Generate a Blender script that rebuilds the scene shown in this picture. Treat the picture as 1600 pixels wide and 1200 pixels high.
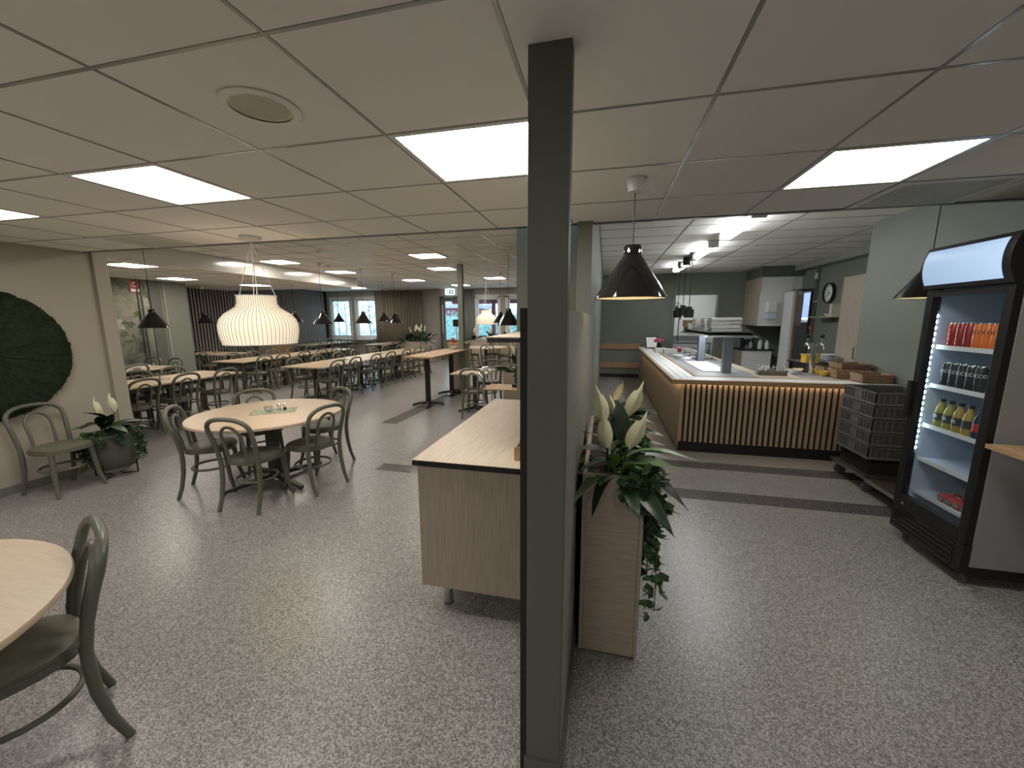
import bpy, bmesh, math, random
from mathutils import Vector, Matrix, noise
for o in list(bpy.data.objects): bpy.data.objects.remove(o)
SC = bpy.context.scene
COL = SC.collection
random.seed(7)
PI = math.pi
# ---------------------------------------------------------------- camera
F_PX, YAW, PITCH, ROLL, EYE = 615.83, 0.230973, -0.165405, -0.003461, 1.68
cd = bpy.data.cameras.new('camera'); cam = bpy.data.objects.new('camera', cd); COL.objects.link(cam)
cd.sensor_width = 36.0; cd.lens = 36.0 * F_PX / 1600.0; cd.clip_start = 0.05; cd.clip_end = 300
_f = Vector((-math.sin(YAW)*math.cos(PITCH), math.cos(YAW)*math.cos(PITCH), math.sin(PITCH)))
_r = Vector((math.cos(YAW), math.sin(YAW), 0)); _u = _r.cross(_f)
r2 = math.cos(ROLL)*_r + math.sin(ROLL)*_u; u2 = -math.sin(ROLL)*_r + math.cos(ROLL)*_u
mw = Matrix((r2, u2, -_f)).transposed().to_4x4(); mw.translation = (0, 0, EYE)
cam.matrix_world = mw
SC.camera = cam
# ---------------------------------------------------------------- world / exposure
w = bpy.data.worlds.new('world'); SC.world = w; w.use_nodes = True
wn = w.node_tree.nodes; wn['Background'].inputs[0].default_value = (0.55, 0.80, 1.0, 1); wn['Background'].inputs[1].default_value = 2.2
SC.view_settings.view_transform = 'Standard'; SC.view_settings.look = 'None'
SC.view_settings.exposure = 0.95; SC.view_settings.gamma = 1.0; SC.view_settings.use_curve_mapping = False
PANEL_W = 9.5      # ceiling panel radiance
# ---------------------------------------------------------------- materials
MATS = {}
def mat(name, col, rough=0.5, metal=0.0, emit=None, estr=0.0, spec=0.5, bump=None, var=None, coat=0.0):
    """var=(scale, amount, stretch xyz, coords) colour variation ; bump=(scale,strength)"""
    m = bpy.data.materials.new(name); m.use_nodes = True; nt = m.node_tree; b = nt.nodes['Principled BSDF']
    b.inputs['Base Color'].default_value = (*col, 1); b.inputs['Roughness'].default_value = rough; b.inputs['Metallic'].default_value = metal
    b.inputs['Specular IOR Level'].default_value = spec
    if coat: b.inputs['Coat Weight'].default_value = coat; b.inputs['Coat Roughness'].default_value = 0.08
    if emit: b.inputs['Emission Color'].default_value = (*emit, 1); b.inputs['Emission Strength'].default_value = estr
    tc = nt.nodes.new('ShaderNodeTexCoord')
    if var:
        sc, amt, st = var[:3]
        mp = nt.nodes.new('ShaderNodeMapping'); mp.inputs['Scale'].default_value = st
        nt.links.new(tc.outputs['Object'], mp.inputs['Vector'])
        nz = nt.nodes.new('ShaderNodeTexNoise'); nz.inputs['Scale'].default_value = sc; nz.inputs['Detail'].default_value = 6; nz.inputs['Roughness'].default_value = 0.65
        nt.links.new(mp.outputs[0], nz.inputs['Vector'])
        rp = nt.nodes.new('ShaderNodeValToRGB')
        rp.color_ramp.elements[0].position = 0.3; rp.color_ramp.elements[1].position = 0.7
        rp.color_ramp.elements[0].color = (*[max(0, c*(1-amt)) for c in col], 1); rp.color_ramp.elements[1].color = (*[min(1, c*(1+amt)) for c in col], 1)
        nt.links.new(nz.outputs['Fac'], rp.inputs[0]); nt.links.new(rp.outputs[0], b.inputs['Base Color'])
    if bump:
        nz2 = nt.nodes.new('ShaderNodeTexNoise'); nz2.inputs['Scale'].default_value = bump[0]; nz2.inputs['Detail'].default_value = 4
        nt.links.new(tc.outputs['Object'], nz2.inputs['Vector'])
        bp = nt.nodes.new('ShaderNodeBump'); bp.inputs['Strength'].default_value = bump[1]; bp.inputs['Distance'].default_value = 0.01
        nt.links.new(nz2.outputs['Fac'], bp.inputs['Height']); nt.links.new(bp.outputs[0], b.inputs['Normal'])
    MATS[name] = m
    return m
def terrazzo(name, base, light, dark, rough=0.28):
    m = mat(name, base, rough, spec=0.5); nt = m.node_tree; b = nt.nodes['Principled BSDF']
    tc = nt.nodes.new('ShaderNodeTexCoord')
    vo = nt.nodes.new('ShaderNodeTexVoronoi'); vo.inputs['Scale'].default_value = 175; vo.feature = 'F1'
    n1 = nt.nodes.new('ShaderNodeTexNoise'); n1.inputs['Scale'].default_value = 100; n1.inputs['Detail'].default_value = 2
    nt.links.new(tc.outputs['Object'], n1.inputs['Vector']); nt.links.new(tc.outputs['Object'], vo.inputs['Vector'])
    sp = nt.nodes.new('ShaderNodeSeparateColor'); nt.links.new(vo.outputs['Color'], sp.inputs[0])
    mx = nt.nodes.new('ShaderNodeMix'); mx.data_type = 'FLOAT'; mx.inputs[0].default_value = 0.35; nt.links.new(sp.outputs[0], mx.inputs[2]); nt.links.new(n1.outputs['Fac'], mx.inputs[3])
    rp = nt.nodes.new('ShaderNodeValToRGB'); cr = rp.color_ramp
    cr.elements[0].position = 0.2; cr.elements[0].color = (*dark, 1); cr.elements[1].position = 0.84; cr.elements[1].color = (*light, 1)
    e = cr.elements.new(0.5); e.color = (*base, 1)
    nt.links.new(mx.outputs[0], rp.inputs[0]); nt.links.new(rp.outputs[0], b.inputs['Base Color'])
    return m
def glass(name, tint=(1, 1, 1), refl=0.08):
    m = bpy.data.materials.new(name); m.use_nodes = True; nt = m.node_tree; nt.nodes.clear()
    out = nt.nodes.new('ShaderNodeOutputMaterial'); mx = nt.nodes.new('ShaderNodeMixShader')
    t = nt.nodes.new('ShaderNodeBsdfTransparent'); t.inputs[0].default_value = (*tint, 1)
    g = nt.nodes.new('ShaderNodeBsdfGlossy'); g.inputs['Roughness'].default_value = 0.03
    mx.inputs[0].default_value = refl
    nt.links.new(t.outputs[0], mx.inputs[1]); nt.links.new(g.outputs[0], mx.inputs[2]); nt.links.new(mx.outputs[0], out.inputs[0])
    MATS[name] = m; return m
terrazzo('floor', (0.245, 0.235, 0.225), (0.45, 0.435, 0.415), (0.115, 0.11, 0.105), 0.32)
terrazzo('floor_dark', (0.085, 0.082, 0.08), (0.19, 0.185, 0.18), (0.035, 0.034, 0.033), 0.24)
mat('tile', (0.86, 0.84, 0.80), 0.9, bump=(220, 0.06), spec=0.2)
mat('grid', (0.33, 0.325, 0.315), 0.2, spec=0.8)
mat('soffit', (0.66, 0.64, 0.61), 0.14, spec=1.0, coat=.5)
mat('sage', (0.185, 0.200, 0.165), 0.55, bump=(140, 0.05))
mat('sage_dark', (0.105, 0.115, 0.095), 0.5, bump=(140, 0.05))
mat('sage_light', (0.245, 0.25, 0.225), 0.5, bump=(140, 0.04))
mat('beige_wall', (0.40, 0.36, 0.295), 0.6, bump=(160, 0.05))
mat('greige', (0.36, 0.34, 0.30), 0.6)
mat('skirting', (0.17, 0.165, 0.155), 0.5, var=(60, 0.25, (1, 1, 1)))
mat('white', (0.75, 0.75, 0.73), 0.4); mat('white_matt', (0.72, 0.72, 0.70), 0.8)
mat('cream_gloss', (0.72, 0.66, 0.54), 0.35)
mat('black', (0.012, 0.012, 0.013), 0.45); mat('black_gloss', (0.008, 0.008, 0.009), 0.07, spec=0.6, coat=0.4)
mat('black_matt', (0.015, 0.014, 0.013), 0.8)
mat('oak_light_y', (0.50, 0.41, 0.305), 0.42, var=(9, 0.16, (9, 0.55, 9)))
mat('oak_light_x', (0.56, 0.455, 0.335), 0.42, var=(9, 0.16, (0.55, 9, 9)))
mat('ash_z', (0.40, 0.335, 0.265), 0.5, var=(9, 0.15, (10, 10, 0.5)))
mat('ash_h', (0.40, 0.335, 0.265), 0.5, var=(9, 0.15, (0.8, 0.8, 11)))
mat('oak_table', (0.50, 0.39, 0.275), 0.38, var=(8, 0.10, (1.2, 10, 10)))
mat('oak_honey', (0.44, 0.285, 0.150), 0.42, var=(8, 0.25, (10, 0.8, 10)))
mat('oak_slat', (0.46, 0.335, 0.225), 0.5, var=(8, 0.18, (10, 10, 0.6)))
mat('oak_rail', (0.40, 0.24, 0.13), 0.4, var=(8, 0.15, (0.7, 10, 10)))
mat('chair_paint', (0.115, 0.12, 0.092), 0.38, spec=0.5)
mat('chair_pad', (0.135, 0.138, 0.098), 0.45, bump=(30, 0.04))
mat('table_metal', (0.045, 0.052, 0.04), 0.45)
mat('chrome', (0.75, 0.75, 0.76), 0.12, 1.0); mat('steel', (0.50, 0.51, 0.52), 0.3, 1.0); mat('steel_dark', (0.22, 0.22, 0.22), 0.35, 1.0)
mat('steel_blue', (0.30, 0.34, 0.40), 0.4, 0.8)
mat('leaf', (0.022, 0.055, 0.020), 0.38, var=(8, 0.5, (1, 1, 1))); mat('leaf_dark', (0.012, 0.030, 0.013), 0.4, var=(8, 0.4, (1, 1, 1)))
mat('leaf_pale', (0.10, 0.17, 0.075), 0.4, var=(10, 0.5, (1, 1, 1))); mat('leaf_lime', (0.10, 0.22, 0.03), 0.4)
mat('spathe', (0.78, 0.76, 0.52), 0.5); mat('ivy', (0.045, 0.10, 0.035), 0.4, var=(14, 0.5, (1, 1, 1))); mat('stem', (0.05, 0.08, 0.03), 0.6)
mat('soil', (0.03, 0.022, 0.017), 0.95, bump=(60, 0.6)); mat('pot', (0.085, 0.088, 0.07), 0.6)
mat('moss', (0.011, 0.024, 0.006), 0.95, var=(24, 0.6, (1, 1, 1)))
mat('panel', (1, 1, 1), 0.5, emit=(1.0, 0.955, 0.88), estr=PANEL_W)
mat('panel_cool', (1, 1, 1), 0.5, emit=(1.0, 0.965, 0.90), estr=PANEL_W)
mat('panel_hall', (1, 1, 1), 0.5, emit=(1.0, 0.925, 0.82), estr=PANEL_W*1.5)
mat('tube', (1, 1, 1), 0.5, emit=(0.95, 0.98, 1.0), estr=17)
mat('shade_in', (0.85, 0.78, 0.62), 0.6); mat('bulb', (1, 1, 1), 0.5, emit=(1.0, 0.82, 0.55), estr=14)
mat('led_warm', (1, 1, 1), 0.5, emit=(1.0, 0.80, 0.54), estr=9); mat('led_blue', (1, 1, 1), 0.5, emit=(0.72, 0.95, 1.0), estr=24)
mat('header', (0.6, 0.75, 0.95), 0.3, emit=(0.42, 0.64, 0.98), estr=0.24)
mat('fridge_in', (0.50, 0.58, 0.70), 0.4); mat('fridge_side', (0.30, 0.31, 0.31), 0.45); mat('fridge_shelf', (0.55, 0.62, 0.70), 0.35)
mat('curtain', (0.20, 0.172, 0.130), 0.85, var=(3, 0.2, (4, 4, 0.2))); mat('curtain_grey', (0.17, 0.175, 0.165), 0.85)
mat('slat_brown', (0.27, 0.235, 0.21), 0.6); mat('slat_back', (0.010, 0.009, 0.012), 0.9)
mat('crate', (0.085, 0.085, 0.088), 0.55); mat('crate_light', (0.15, 0.15, 0.155), 0.5); mat('cart_brown', (0.055, 0.042, 0.035), 0.4)
mat('rubber', (0.10, 0.10, 0.104), 0.6); mat('wicker', (0.30, 0.20, 0.12), 0.8, var=(60, 0.5, (1, 1, 1)))
mat('red', (0.45, 0.03, 0.03), 0.4); mat('orange', (0.85, 0.20, 0.02), 0.3); mat('yellow', (0.80, 0.52, 0.06), 0.4); mat('pink', (0.55, 0.07, 0.22), 0.6)
mat('can_red', (0.40, 0.04, 0.03), 0.25, 0.4); mat('can_dark', (0.03, 0.033, 0.037), 0.3, 0.4); mat('can_top', (0.6, 0.6, 0.6), 0.25, 1.0)
mat('juice', (0.30, 0.29, 0.06), 0.25); mat('juice_orange', (0.42, 0.29, 0.06), 0.25); mat('blue_cola', (0.01, 0.02, 0.06), 0.25); mat('water', (0.5, 0.6, 0.62), 0.2)
mat('label_white', (0.75, 0.75, 0.72), 0.5); mat('label_dark', (0.04, 0.05, 0.05), 0.5)
mat('ceramic', (0.70, 0.70, 0.69), 0.3); mat('tray_stack', (0.62, 0.61, 0.58), 0.5); mat('wood_bowl', (0.45, 0.30, 0.15), 0.5)
mat('placemat', (0.30, 0.33, 0.24), 0.7, var=(26, 0.85, (1, 1, 1)))
mat('paint_red_ext', (0.22, 0.05, 0.06), 0.7); mat('snow', (0.62, 0.66, 0.68), 0.9, var=(2, 0.25, (1, 1, 1))); mat('bark', (0.30, 0.27, 0.27), 0.9); mat('ext_green', (0.28, 0.40, 0.36), 0.9, var=(6, 0.6, (1, 1, 1)))
mat('ext_wall', (0.30, 0.26, 0.30), 0.8)
mat('exit_green', (0.02, 0.12, 0.09), 0.4, emit=(0.03, 0.25, 0.20), estr=0.4); mat('exit_white', (0.8, 0.85, 0.85), 0.4, emit=(0.75, 0.9, 1.0), estr=1.2)
mat('blind_blue', (0.35, 0.48, 0.85), 0.6, emit=(0.30, 0.45, 0.95), estr=0.3)  # emission stands in for daylight coming through the pantry blind
glass('pane', (0.93, 0.98, 1.0), 0.06); glass('drink_glass', (0.9, 0.93, 0.93), 0.16); glass('door_glass', (0.96, 0.98, 1.0), 0.05)
def brushed_lamp():
    m = mat('lamp_paper', (0.78, 0.70, 0.56), 0.7, emit=(1.0, 0.83, 0.60), estr=0.34); return m
brushed_lamp(); mat('lamp_rib', (0.05, 0.035, 0.02), 0.7)
def tubewood():
    pass
# floral wallpaper: soft blotches of print on a grey-green ground
def floral():
    m = mat('floral', (0.2, 0.21, 0.17), 0.75); nt = m.node_tree; b = nt.nodes['Principled BSDF']
    tc = nt.nodes.new('ShaderNodeTexCoord')
    n1 = nt.nodes.new('ShaderNodeTexNoise'); n1.inputs['Scale'].default_value = 1.6; n1.inputs['Detail'].default_value = 5
    nt.links.new(tc.outputs['Object'], n1.inputs['Vector'])
    rp = nt.nodes.new('ShaderNodeValToRGB'); cr = rp.color_ramp
    cr.elements[0].position = 0.33; cr.elements[0].color = (0.045, 0.06, 0.04, 1); cr.elements[1].position = 0.72; cr.elements[1].color = (0.34, 0.32, 0.25, 1)
    e = cr.elements.new(0.48); e.color = (0.17, 0.18, 0.145, 1); e = cr.elements.new(0.6); e.color = (0.23, 0.225, 0.18, 1)
    nt.links.new(n1.outputs['Fac'], rp.inputs[0]); nt.links.new(rp.outputs[0], b.inputs['Base Color'])
floral(); mat('print_petal', (0.36, 0.335, 0.27), 0.75, var=(5, .25, (1, 1, 1))); mat('print_leaf', (0.10, 0.108, 0.075), 0.75, var=(6, .3, (1, 1, 1))); mat('print_tan', (0.24, 0.215, 0.155), 0.75, var=(6, .3, (1, 1, 1))); mat('print_green', (0.075, 0.115, 0.045), 0.75)
# ---------------------------------------------------------------- mesh helpers
class MB:
    def __init__(s): s.bm = bmesh.new(); s.mi = 0
    def box(s, x0, x1, y0, y1, z0, z1, bev=0.0):
        vs = [s.bm.verts.new(p) for p in ((x0,y0,z0),(x1,y0,z0),(x1,y1,z0),(x0,y1,z0),(x0,y0,z1),(x1,y0,z1),(x1,y1,z1),(x0,y1,z1))]
        fs = [s.bm.faces.new([vs[i] for i in q]) for q in ((3,2,1,0),(4,5,6,7),(0,1,5,4),(1,2,6,5),(2,3,7,6),(3,0,4,7))]
        for f in fs: f.material_index = s.mi
        if bev > 0:
            es = list({e for f in fs for e in f.edges})
            r = bmesh.ops.bevel(s.bm, geom=es, offset=bev, segments=2, affect='EDGES', profile=0.5, clamp_overlap=True)
            for f in r['faces']: f.material_index = s.mi
        return s
    def quad(s, pts):
        f = s.bm.faces.new([s.bm.verts.new(p) for p in pts]); f.material_index = s.mi; return s
    def prism(s, poly, z0, z1, bev=0.0):
        a = [s.bm.verts.new((x, y, z0)) for x, y in poly]; b = [s.bm.verts.new((x, y, z1)) for x, y in poly]; n = len(poly)
        fs = [s.bm.faces.new(a[::-1]), s.bm.faces.new(b)]
        fs += [s.bm.faces.new((a[i], a[(i+1) % n], b[(i+1) % n], b[i])) for i in range(n)]
        for f in fs: f.material_index = s.mi
        if bev: bmesh.ops.bevel(s.bm, geom=list(fs[1].edges), offset=bev, segments=2, affect='EDGES')
        return s
    def tube(s, pts, rad, n=8, closed=False, smooth=True, cap=True):
        pts = [Vector(p) for p in pts]; m = len(pts)
        if not isinstance(rad, (list, tuple)): rad = [rad]*m
        rings = []; prev = None
        for i, p in enumerate(pts):
            if closed: t = pts[(i+1) % m] - pts[i-1]
            else: t = pts[min(i+1, m-1)] - pts[max(i-1, 0)]
            t.normalize()
            if prev is None:
                ref = Vector((0, 0, 1)) if abs(t.z) < 0.9 else Vector((1, 0, 0)); a = t.cross(ref).normalized()
            else: a = (prev - t*prev.dot(t)).normalized()
            prev = a; b = t.cross(a)
            rings.append([s.bm.verts.new(p + rad[i]*(math.cos(2*PI*k/n)*a + math.sin(2*PI*k/n)*b)) for k in range(n)])
        for i in range(m if closed else m-1):
            A, B = rings[i], rings[(i+1) % m]
            for k in range(n):
                f = s.bm.faces.new((A[k], B[k], B[(k+1) % n], A[(k+1) % n])); f.smooth = smooth; f.material_index = s.mi
        if not closed and cap:
            for q in (rings[0], rings[-1][::-1]):
                f = s.bm.faces.new(q); f.material_index = s.mi
        return s
    def lathe(s, prof, n=24, cx=0, cy=0, smooth=True, capb=False, capt=False):
        rings = [[s.bm.verts.new((cx + r*math.cos(2*PI*k/n), cy + r*math.sin(2*PI*k/n), z)) for k in range(n)] for r, z in prof]
        for A, B in zip(rings, rings[1:]):
            for k in range(n):
                f = s.bm.faces.new((A[k], A[(k+1) % n], B[(k+1) % n], B[k])); f.smooth = smooth; f.material_index = s.mi
        if capb: f = s.bm.faces.new(rings[0][::-1]); f.material_index = s.mi
        if capt: f = s.bm.faces.new(rings[-1]); f.material_index = s.mi
        return s
    def mesh(s, name, mats, smooth=None):
        me = bpy.data.meshes.new(name)
        bmesh.ops.recalc_face_normals(s.bm, faces=s.bm.faces[:]) if smooth != 'keep' else None
        s.bm.to_mesh(me); s.bm.free()
        for m in (mats if isinstance(mats, (list, tuple)) else [mats]): me.materials.append(MATS[m])
        if any(p.use_smooth for p in me.polygons): me.set_sharp_from_angle(angle=math.radians(42))
        return me
def link(name, me, parent=None, loc=(0, 0, 0), rz=0.0, mtx=None):
    o = bpy.data.objects.new(name, me); COL.objects.link(o)
    if parent is not None: o.parent = parent
    if mtx is not None: o.matrix_local = mtx
    else: o.location = loc; o.rotation_euler = (0, 0, rz)
    return o
def obj(name, mb, m, parent=None, loc=(0, 0, 0), rz=0.0): return link(name, mb.mesh(name, m), parent, loc, rz)
def tag(o, label, cat, group=None):
    o['label'] = label; o['category'] = cat
    if group: o['group'] = group
    return o
def thing(name, label, cat, loc=(0, 0, 0), rz=0.0, group=None):
    o = bpy.data.objects.new(name, None); COL.objects.link(o); o.location = loc; o.rotation_euler = (0, 0, rz); o.empty_display_size = 0.05
    return tag(o, label, cat, group)
def struct(name, mb, m, label=None):
    o = obj(name, mb, m); o['kind'] = 'structure'
    if label: o['label'] = label
    return o
def B(*a, **k): return MB().box(*a, **k)
def dup(root, loc, rz, label, group=None, cat=None):
    r = root.copy(); COL.objects.link(r); r.location = loc; r.rotation_euler = (0, 0, rz); r['label'] = label
    if group: r['group'] = group
    if cat: r['category'] = cat
    for ch in root.children:
        c = ch.copy(); COL.objects.link(c); c.parent = r
        for g in ch.children:
            d = g.copy(); COL.objects.link(d); d.parent = c
    return r
ORD = ['nearest', 'second', 'third', 'fourth', 'fifth', 'sixth', 'seventh', 'eighth', 'ninth', 'tenth']
def text_mesh(body, size, m, ext=0.0008, bend=None):
    cu = bpy.data.curves.new('t', 'FONT'); cu.body = body; cu.size = size; cu.extrude = ext; cu.align_x = 'CENTER'; cu.align_y = 'CENTER'; cu.resolution_u = 4
    o = bpy.data.objects.new('t', cu); COL.objects.link(o)
    dg = bpy.context.evaluated_depsgraph_get(); me = bpy.data.meshes.new_from_object(o.evaluated_get(dg))
    bpy.data.objects.remove(o)
    if bend:
        for v in me.vertices: a = v.co.x/bend; r_ = bend+v.co.z; v.co.x = r_*math.sin(a); v.co.z = r_*math.cos(a)-bend
    me.materials.clear(); me.materials.append(MATS[m]); return me
# ================================================================ STRUCTURE
ZN, ZH, ZL, ZW = 2.41, 2.85, 2.58, 2.92          # near, high and lowered ceiling
XL, XR = -5.58, 3.24
struct('floor', B(-12.2, 8, -4.2, 15.4, -0.1, 0), 'floor')
# dark inlay bands in the floor
def strip(n, x0, x1, y0, y1):
    o = struct('trim_%d' % n, B(x0, x1, y0, y1, 0.0, 0.0012), 'floor_dark'); o['label'] = 'dark grey band inlaid in the speckled floor'
strip(1, 0.0, 3.2, 4.60, 4.82); strip(2, 0.0, 3.2, 3.77, 3.99); strip(3, -2.48, -0.9, 3.76, 3.965)
o = struct('trim_4', MB().prism([(-3.52, 5.6), (-3.24, 5.6), (-3.12, 9.3), (-3.40, 9.3)], 0, 0.0012), 'floor_dark'); o['label'] = 'dark grey band inlaid under the high table'
o = struct('trim_5', B(-6.6, -6.35, 10.6, 13.2, 0, 0.0012), 'floor_dark'); o['label'] = 'dark grey band leading to the glazed door'
# walls
wl = struct('wall_left', B(XL-0.15, XL, -4.1, 3.48, 0, ZW), 'beige_wall')
struct('trim_6', B(XL, XL+0.035, 3.345, 3.48, 0, ZH, bev=0.004), 'beige_wall', 'beige pilaster ending the left wall')
struct('baseboard_left', B(XL, XL+0.012, -4.0, 3.34, 0, 0.085), 'skirting')
struct('wall_rear', B(XL-0.15, XR+1.3, -4.2, -4.05, 0, ZW), 'beige_wall')
struct('wall_right', B(XR, 4.6, -4.1, 6.13, 0, ZW), 'sage')
struct('wall_kitchen_right', B(4.4, 4.55, 6.1, 10.1, 0, ZW).box(4.4, 4.55, 11.2, 11.75, 0, ZW).box(4.4, 4.55, 10.1, 11.2, 2.3, ZW), 'sage')
struct('wall_kitchen_back', B(-0.2, 1.8, 11.6, 11.75, 0, ZW).box(2.88, 4.55, 11.6, 11.75, 0, ZW).box(1.8, 2.88, 11.6, 11.75, 2.3, ZW), 'sage')
struct('baseboard_kitchen', B(-0.12, 0.95, 11.585, 11.6, 0, 0.1), 'black_matt')
struct('wall_divider', B(-0.80, -0.23, 3.60, 15.3, 0, ZW).box(-0.23, -0.12, 3.70, 15.3, 0, ZW), 'sage')
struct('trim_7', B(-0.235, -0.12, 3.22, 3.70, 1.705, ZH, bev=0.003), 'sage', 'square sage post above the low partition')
struct('wall_hall_front', B(-12.1, XL-0.15, 3.33, 3.48, 0, ZW), 'sage')
struct('wall_hall_left', B(-12.1, -10.4, 3.3, 8.1, 0, ZW), 'sage')
struct('wall_slatted', B(-12.2, -11.85, 8.1, 15.4, 0, ZW), 'slat_back')
def wall_back():
    m = MB(); y0, y1 = 15.2, 15.4
    op = [(-11.67, -10.68, .86, 2.55), (-10.44, -9.42, .86, 2.55), (-6.50, -5.56, 0, 2.5), (-5.04, -4.06, .86, 2.55), (-3.77, -2.78, .86, 2.55)]
    x = -12.2
    for a, b, z0, z1 in op:
        m.box(x, a, y0, y1, 0, ZW)
        if z0: m.box(a, b, y0, y1, 0, z0)
        m.box(a, b, y0, y1, z1, ZW); x = b
    m.box(x, -0.5, y0, y1, 0, ZW)
    return struct('wall_back', m, 'greige')
wall_back()
# low partition with its end post
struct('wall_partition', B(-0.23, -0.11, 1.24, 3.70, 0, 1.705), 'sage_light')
struct('trim_8', B(-0.23, -0.11, 1.18, 1.24, 0, ZN, bev=0.002), 'sage_dark', 'square green post with shade painted in, at the end of the partition')  # darker green puts the shade of the unlit front into the colour
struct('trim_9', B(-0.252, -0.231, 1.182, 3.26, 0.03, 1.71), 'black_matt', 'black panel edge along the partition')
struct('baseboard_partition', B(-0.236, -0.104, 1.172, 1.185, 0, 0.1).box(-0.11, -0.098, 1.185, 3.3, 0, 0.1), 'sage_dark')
# ---- ceilings: tiles, grid
TM = {}
def tile_mesh(wx, wy):
    k = (round(wx, 3), round(wy, 3))
    if k not in TM:
        TM[k] = MB().box(-wx/2, wx/2, -wy/2, wy/2, 0, 0.015, bev=0.0).mesh('ceiling_tile', 'tile')
    return TM[k]
def ceiling(idx, z, x0, x1, y0, y1, ox, oy, dx, dy, skip=lambda cx, cy: False, limit=300, gap=.014):
    top = struct('ceiling' if not idx else 'ceiling.%03d' % idx, B(x0, x1, y0, y1, z+0.016, z+0.06), 'white_matt')
    g = gap
    xs = sorted({x0, x1} | {ox+k*dx for k in range(-60, 60) if x0 < ox+k*dx < x1}); ys = sorted({y0, y1} | {oy+k*dy for k in range(-60, 60) if y0 < oy+k*dy < y1})
    bars = MB(); bw = gap/2-.001
    for x in xs[1:-1]: bars.box(x-bw, x+bw, y0, y1, z-0.002, z+0.0155)
    for y in ys[1:-1]: bars.box(x0, x1, y-bw, y+bw, z-0.0019, z+0.015)
    obj('grid_bar', bars, 'grid', top)['kind'] = 'stuff'
    cells = []
    for a, b in zip(xs, xs[1:]):
        for c, d in zip(ys, ys[1:]):
            cx, cy = (a+b)/2, (c+d)/2
            if skip(cx, cy) or b-a < 0.03 or d-c < 0.03: continue
            cells.append((math.hypot(cx, cy), cx, cy, b-a-g, d-c-g))
    cells.sort()
    rest = MB()
    for i, (_, cx, cy, wx, wy) in enumerate(cells):
        if i < limit: link('ceiling_tile', tile_mesh(wx, wy), top, (cx, cy, z))
        else: rest.box(cx-wx/2, cx+wx/2, cy-wy/2, cy+wy/2, z, z+0.015)
    if len(cells) > limit: obj('far_tiles', rest, 'tile', top)['kind'] = 'stuff'
    return top
GX, GY, GW, GD = -0.889, 0.980, 0.611, 0.589
NL = [(-2.722, 1.569), (-0.889, 1.569), (0.944, 2.159), (-4.555, 1.569)]            # panel cells in view (x0,y0)
NB = [(-4.555, -1.376), (-2.722, -1.376), (-0.889, -1.376), (0.944, -1.376)]     # unseen row carrying on the pattern, added to brighten floor and ceiling
VENTS = [(-4.555, 2.748), (1.555, 2.748)]
def skn(cx, cy): return any(abs(cx-(a+GW/2)) < 0.05 and abs(cy-(b+GD/2)) < 0.06 for a, b in NL+NB+VENTS)
ceiling(0, ZN, XL, XR, -4.05, 3.29, GX, GY, GW, GD, skn)
struct('trim_10', B(XL-0.1, XR, 3.29, 3.33, ZN-0.006, ZN+0.02), 'steel_dark', 'dark edge profile of the lowered ceiling')
struct('wall_bulkhead', B(XL-0.1, XR, 3.295, 3.33, ZN+0.02, ZH+.05), 'white_matt')
low = lambda cx, cy: cx < -7.2 and cy < 10.6
ceiling(1, ZH, -12.0, -0.80, 3.33, 15.2, -2.97, 3.33, 0.6, 0.6, low, gap=.02)
ceiling(2, ZH, -0.12, 4.4, 3.33, 11.6, 1.0, 3.93, 1.2, 0.6, gap=.024)
ceiling(3, ZL, -12.0, -7.2, 3.33, 10.6, -7.2, 3.6, 0.6, 0.6, gap=.02)
struct('trim_11', B(-7.2, -7.18, 3.33, 10.62, ZL-0.004, ZH).box(-12, -7.2, 10.6, 10.62, ZL-0.004, ZH), 'soffit', 'smooth white side of the lowered ceiling box')
struct('trim_12', B(4.18, 4.4, 6.13, 10.55, 2.72, ZH), 'sage_light', 'green duct casing along the kitchen wall')
struct('trim_13', B(3.5, 4.4, 10.55, 11.6, 2.6, ZH), 'sage_dark', 'green casing above the wall cabinets')
# floral wallpaper panel
fw = struct('wall_floral', B(-10.4, -10.39, 3.6, 7.2, 0.35, ZL), 'floral', 'floral wallpaper in grey greens')
def petal(L, W_): return [(L*t, W_*math.sin(PI*t**0.8)*(1)) for t in [i/7 for i in range(8)]] + [(L*t, -W_*math.sin(PI*t**0.8)) for t in [i/7 for i in range(6, 0, -1)]]
def decal(cy, cz, ang, L, W_, m, d):
    mb = MB(); P_ = []
    for u, v in petal(L, W_):
        P_.append((-10.389+d, cy + u*math.cos(ang)-v*math.sin(ang), cz + u*math.sin(ang)+v*math.cos(ang)))
    mb.quad(P_); return mb
rr = random.Random(3); kk = 0
def spray(cy, cz, n, L, m, a0, sp=2*PI/5, wf=.30):
    global kk
    for k in range(n):
        kk += 1
        obj('printed_petal' if m in ('print_petal', 'print_tan') else 'printed_leaf', decal(cy, cz, a0+k*sp+rr.uniform(-.25, .25), L*rr.uniform(.75, 1.1), L*wf*rr.uniform(.8, 1.1), m, 0.00005*kk), m, fw)
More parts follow.
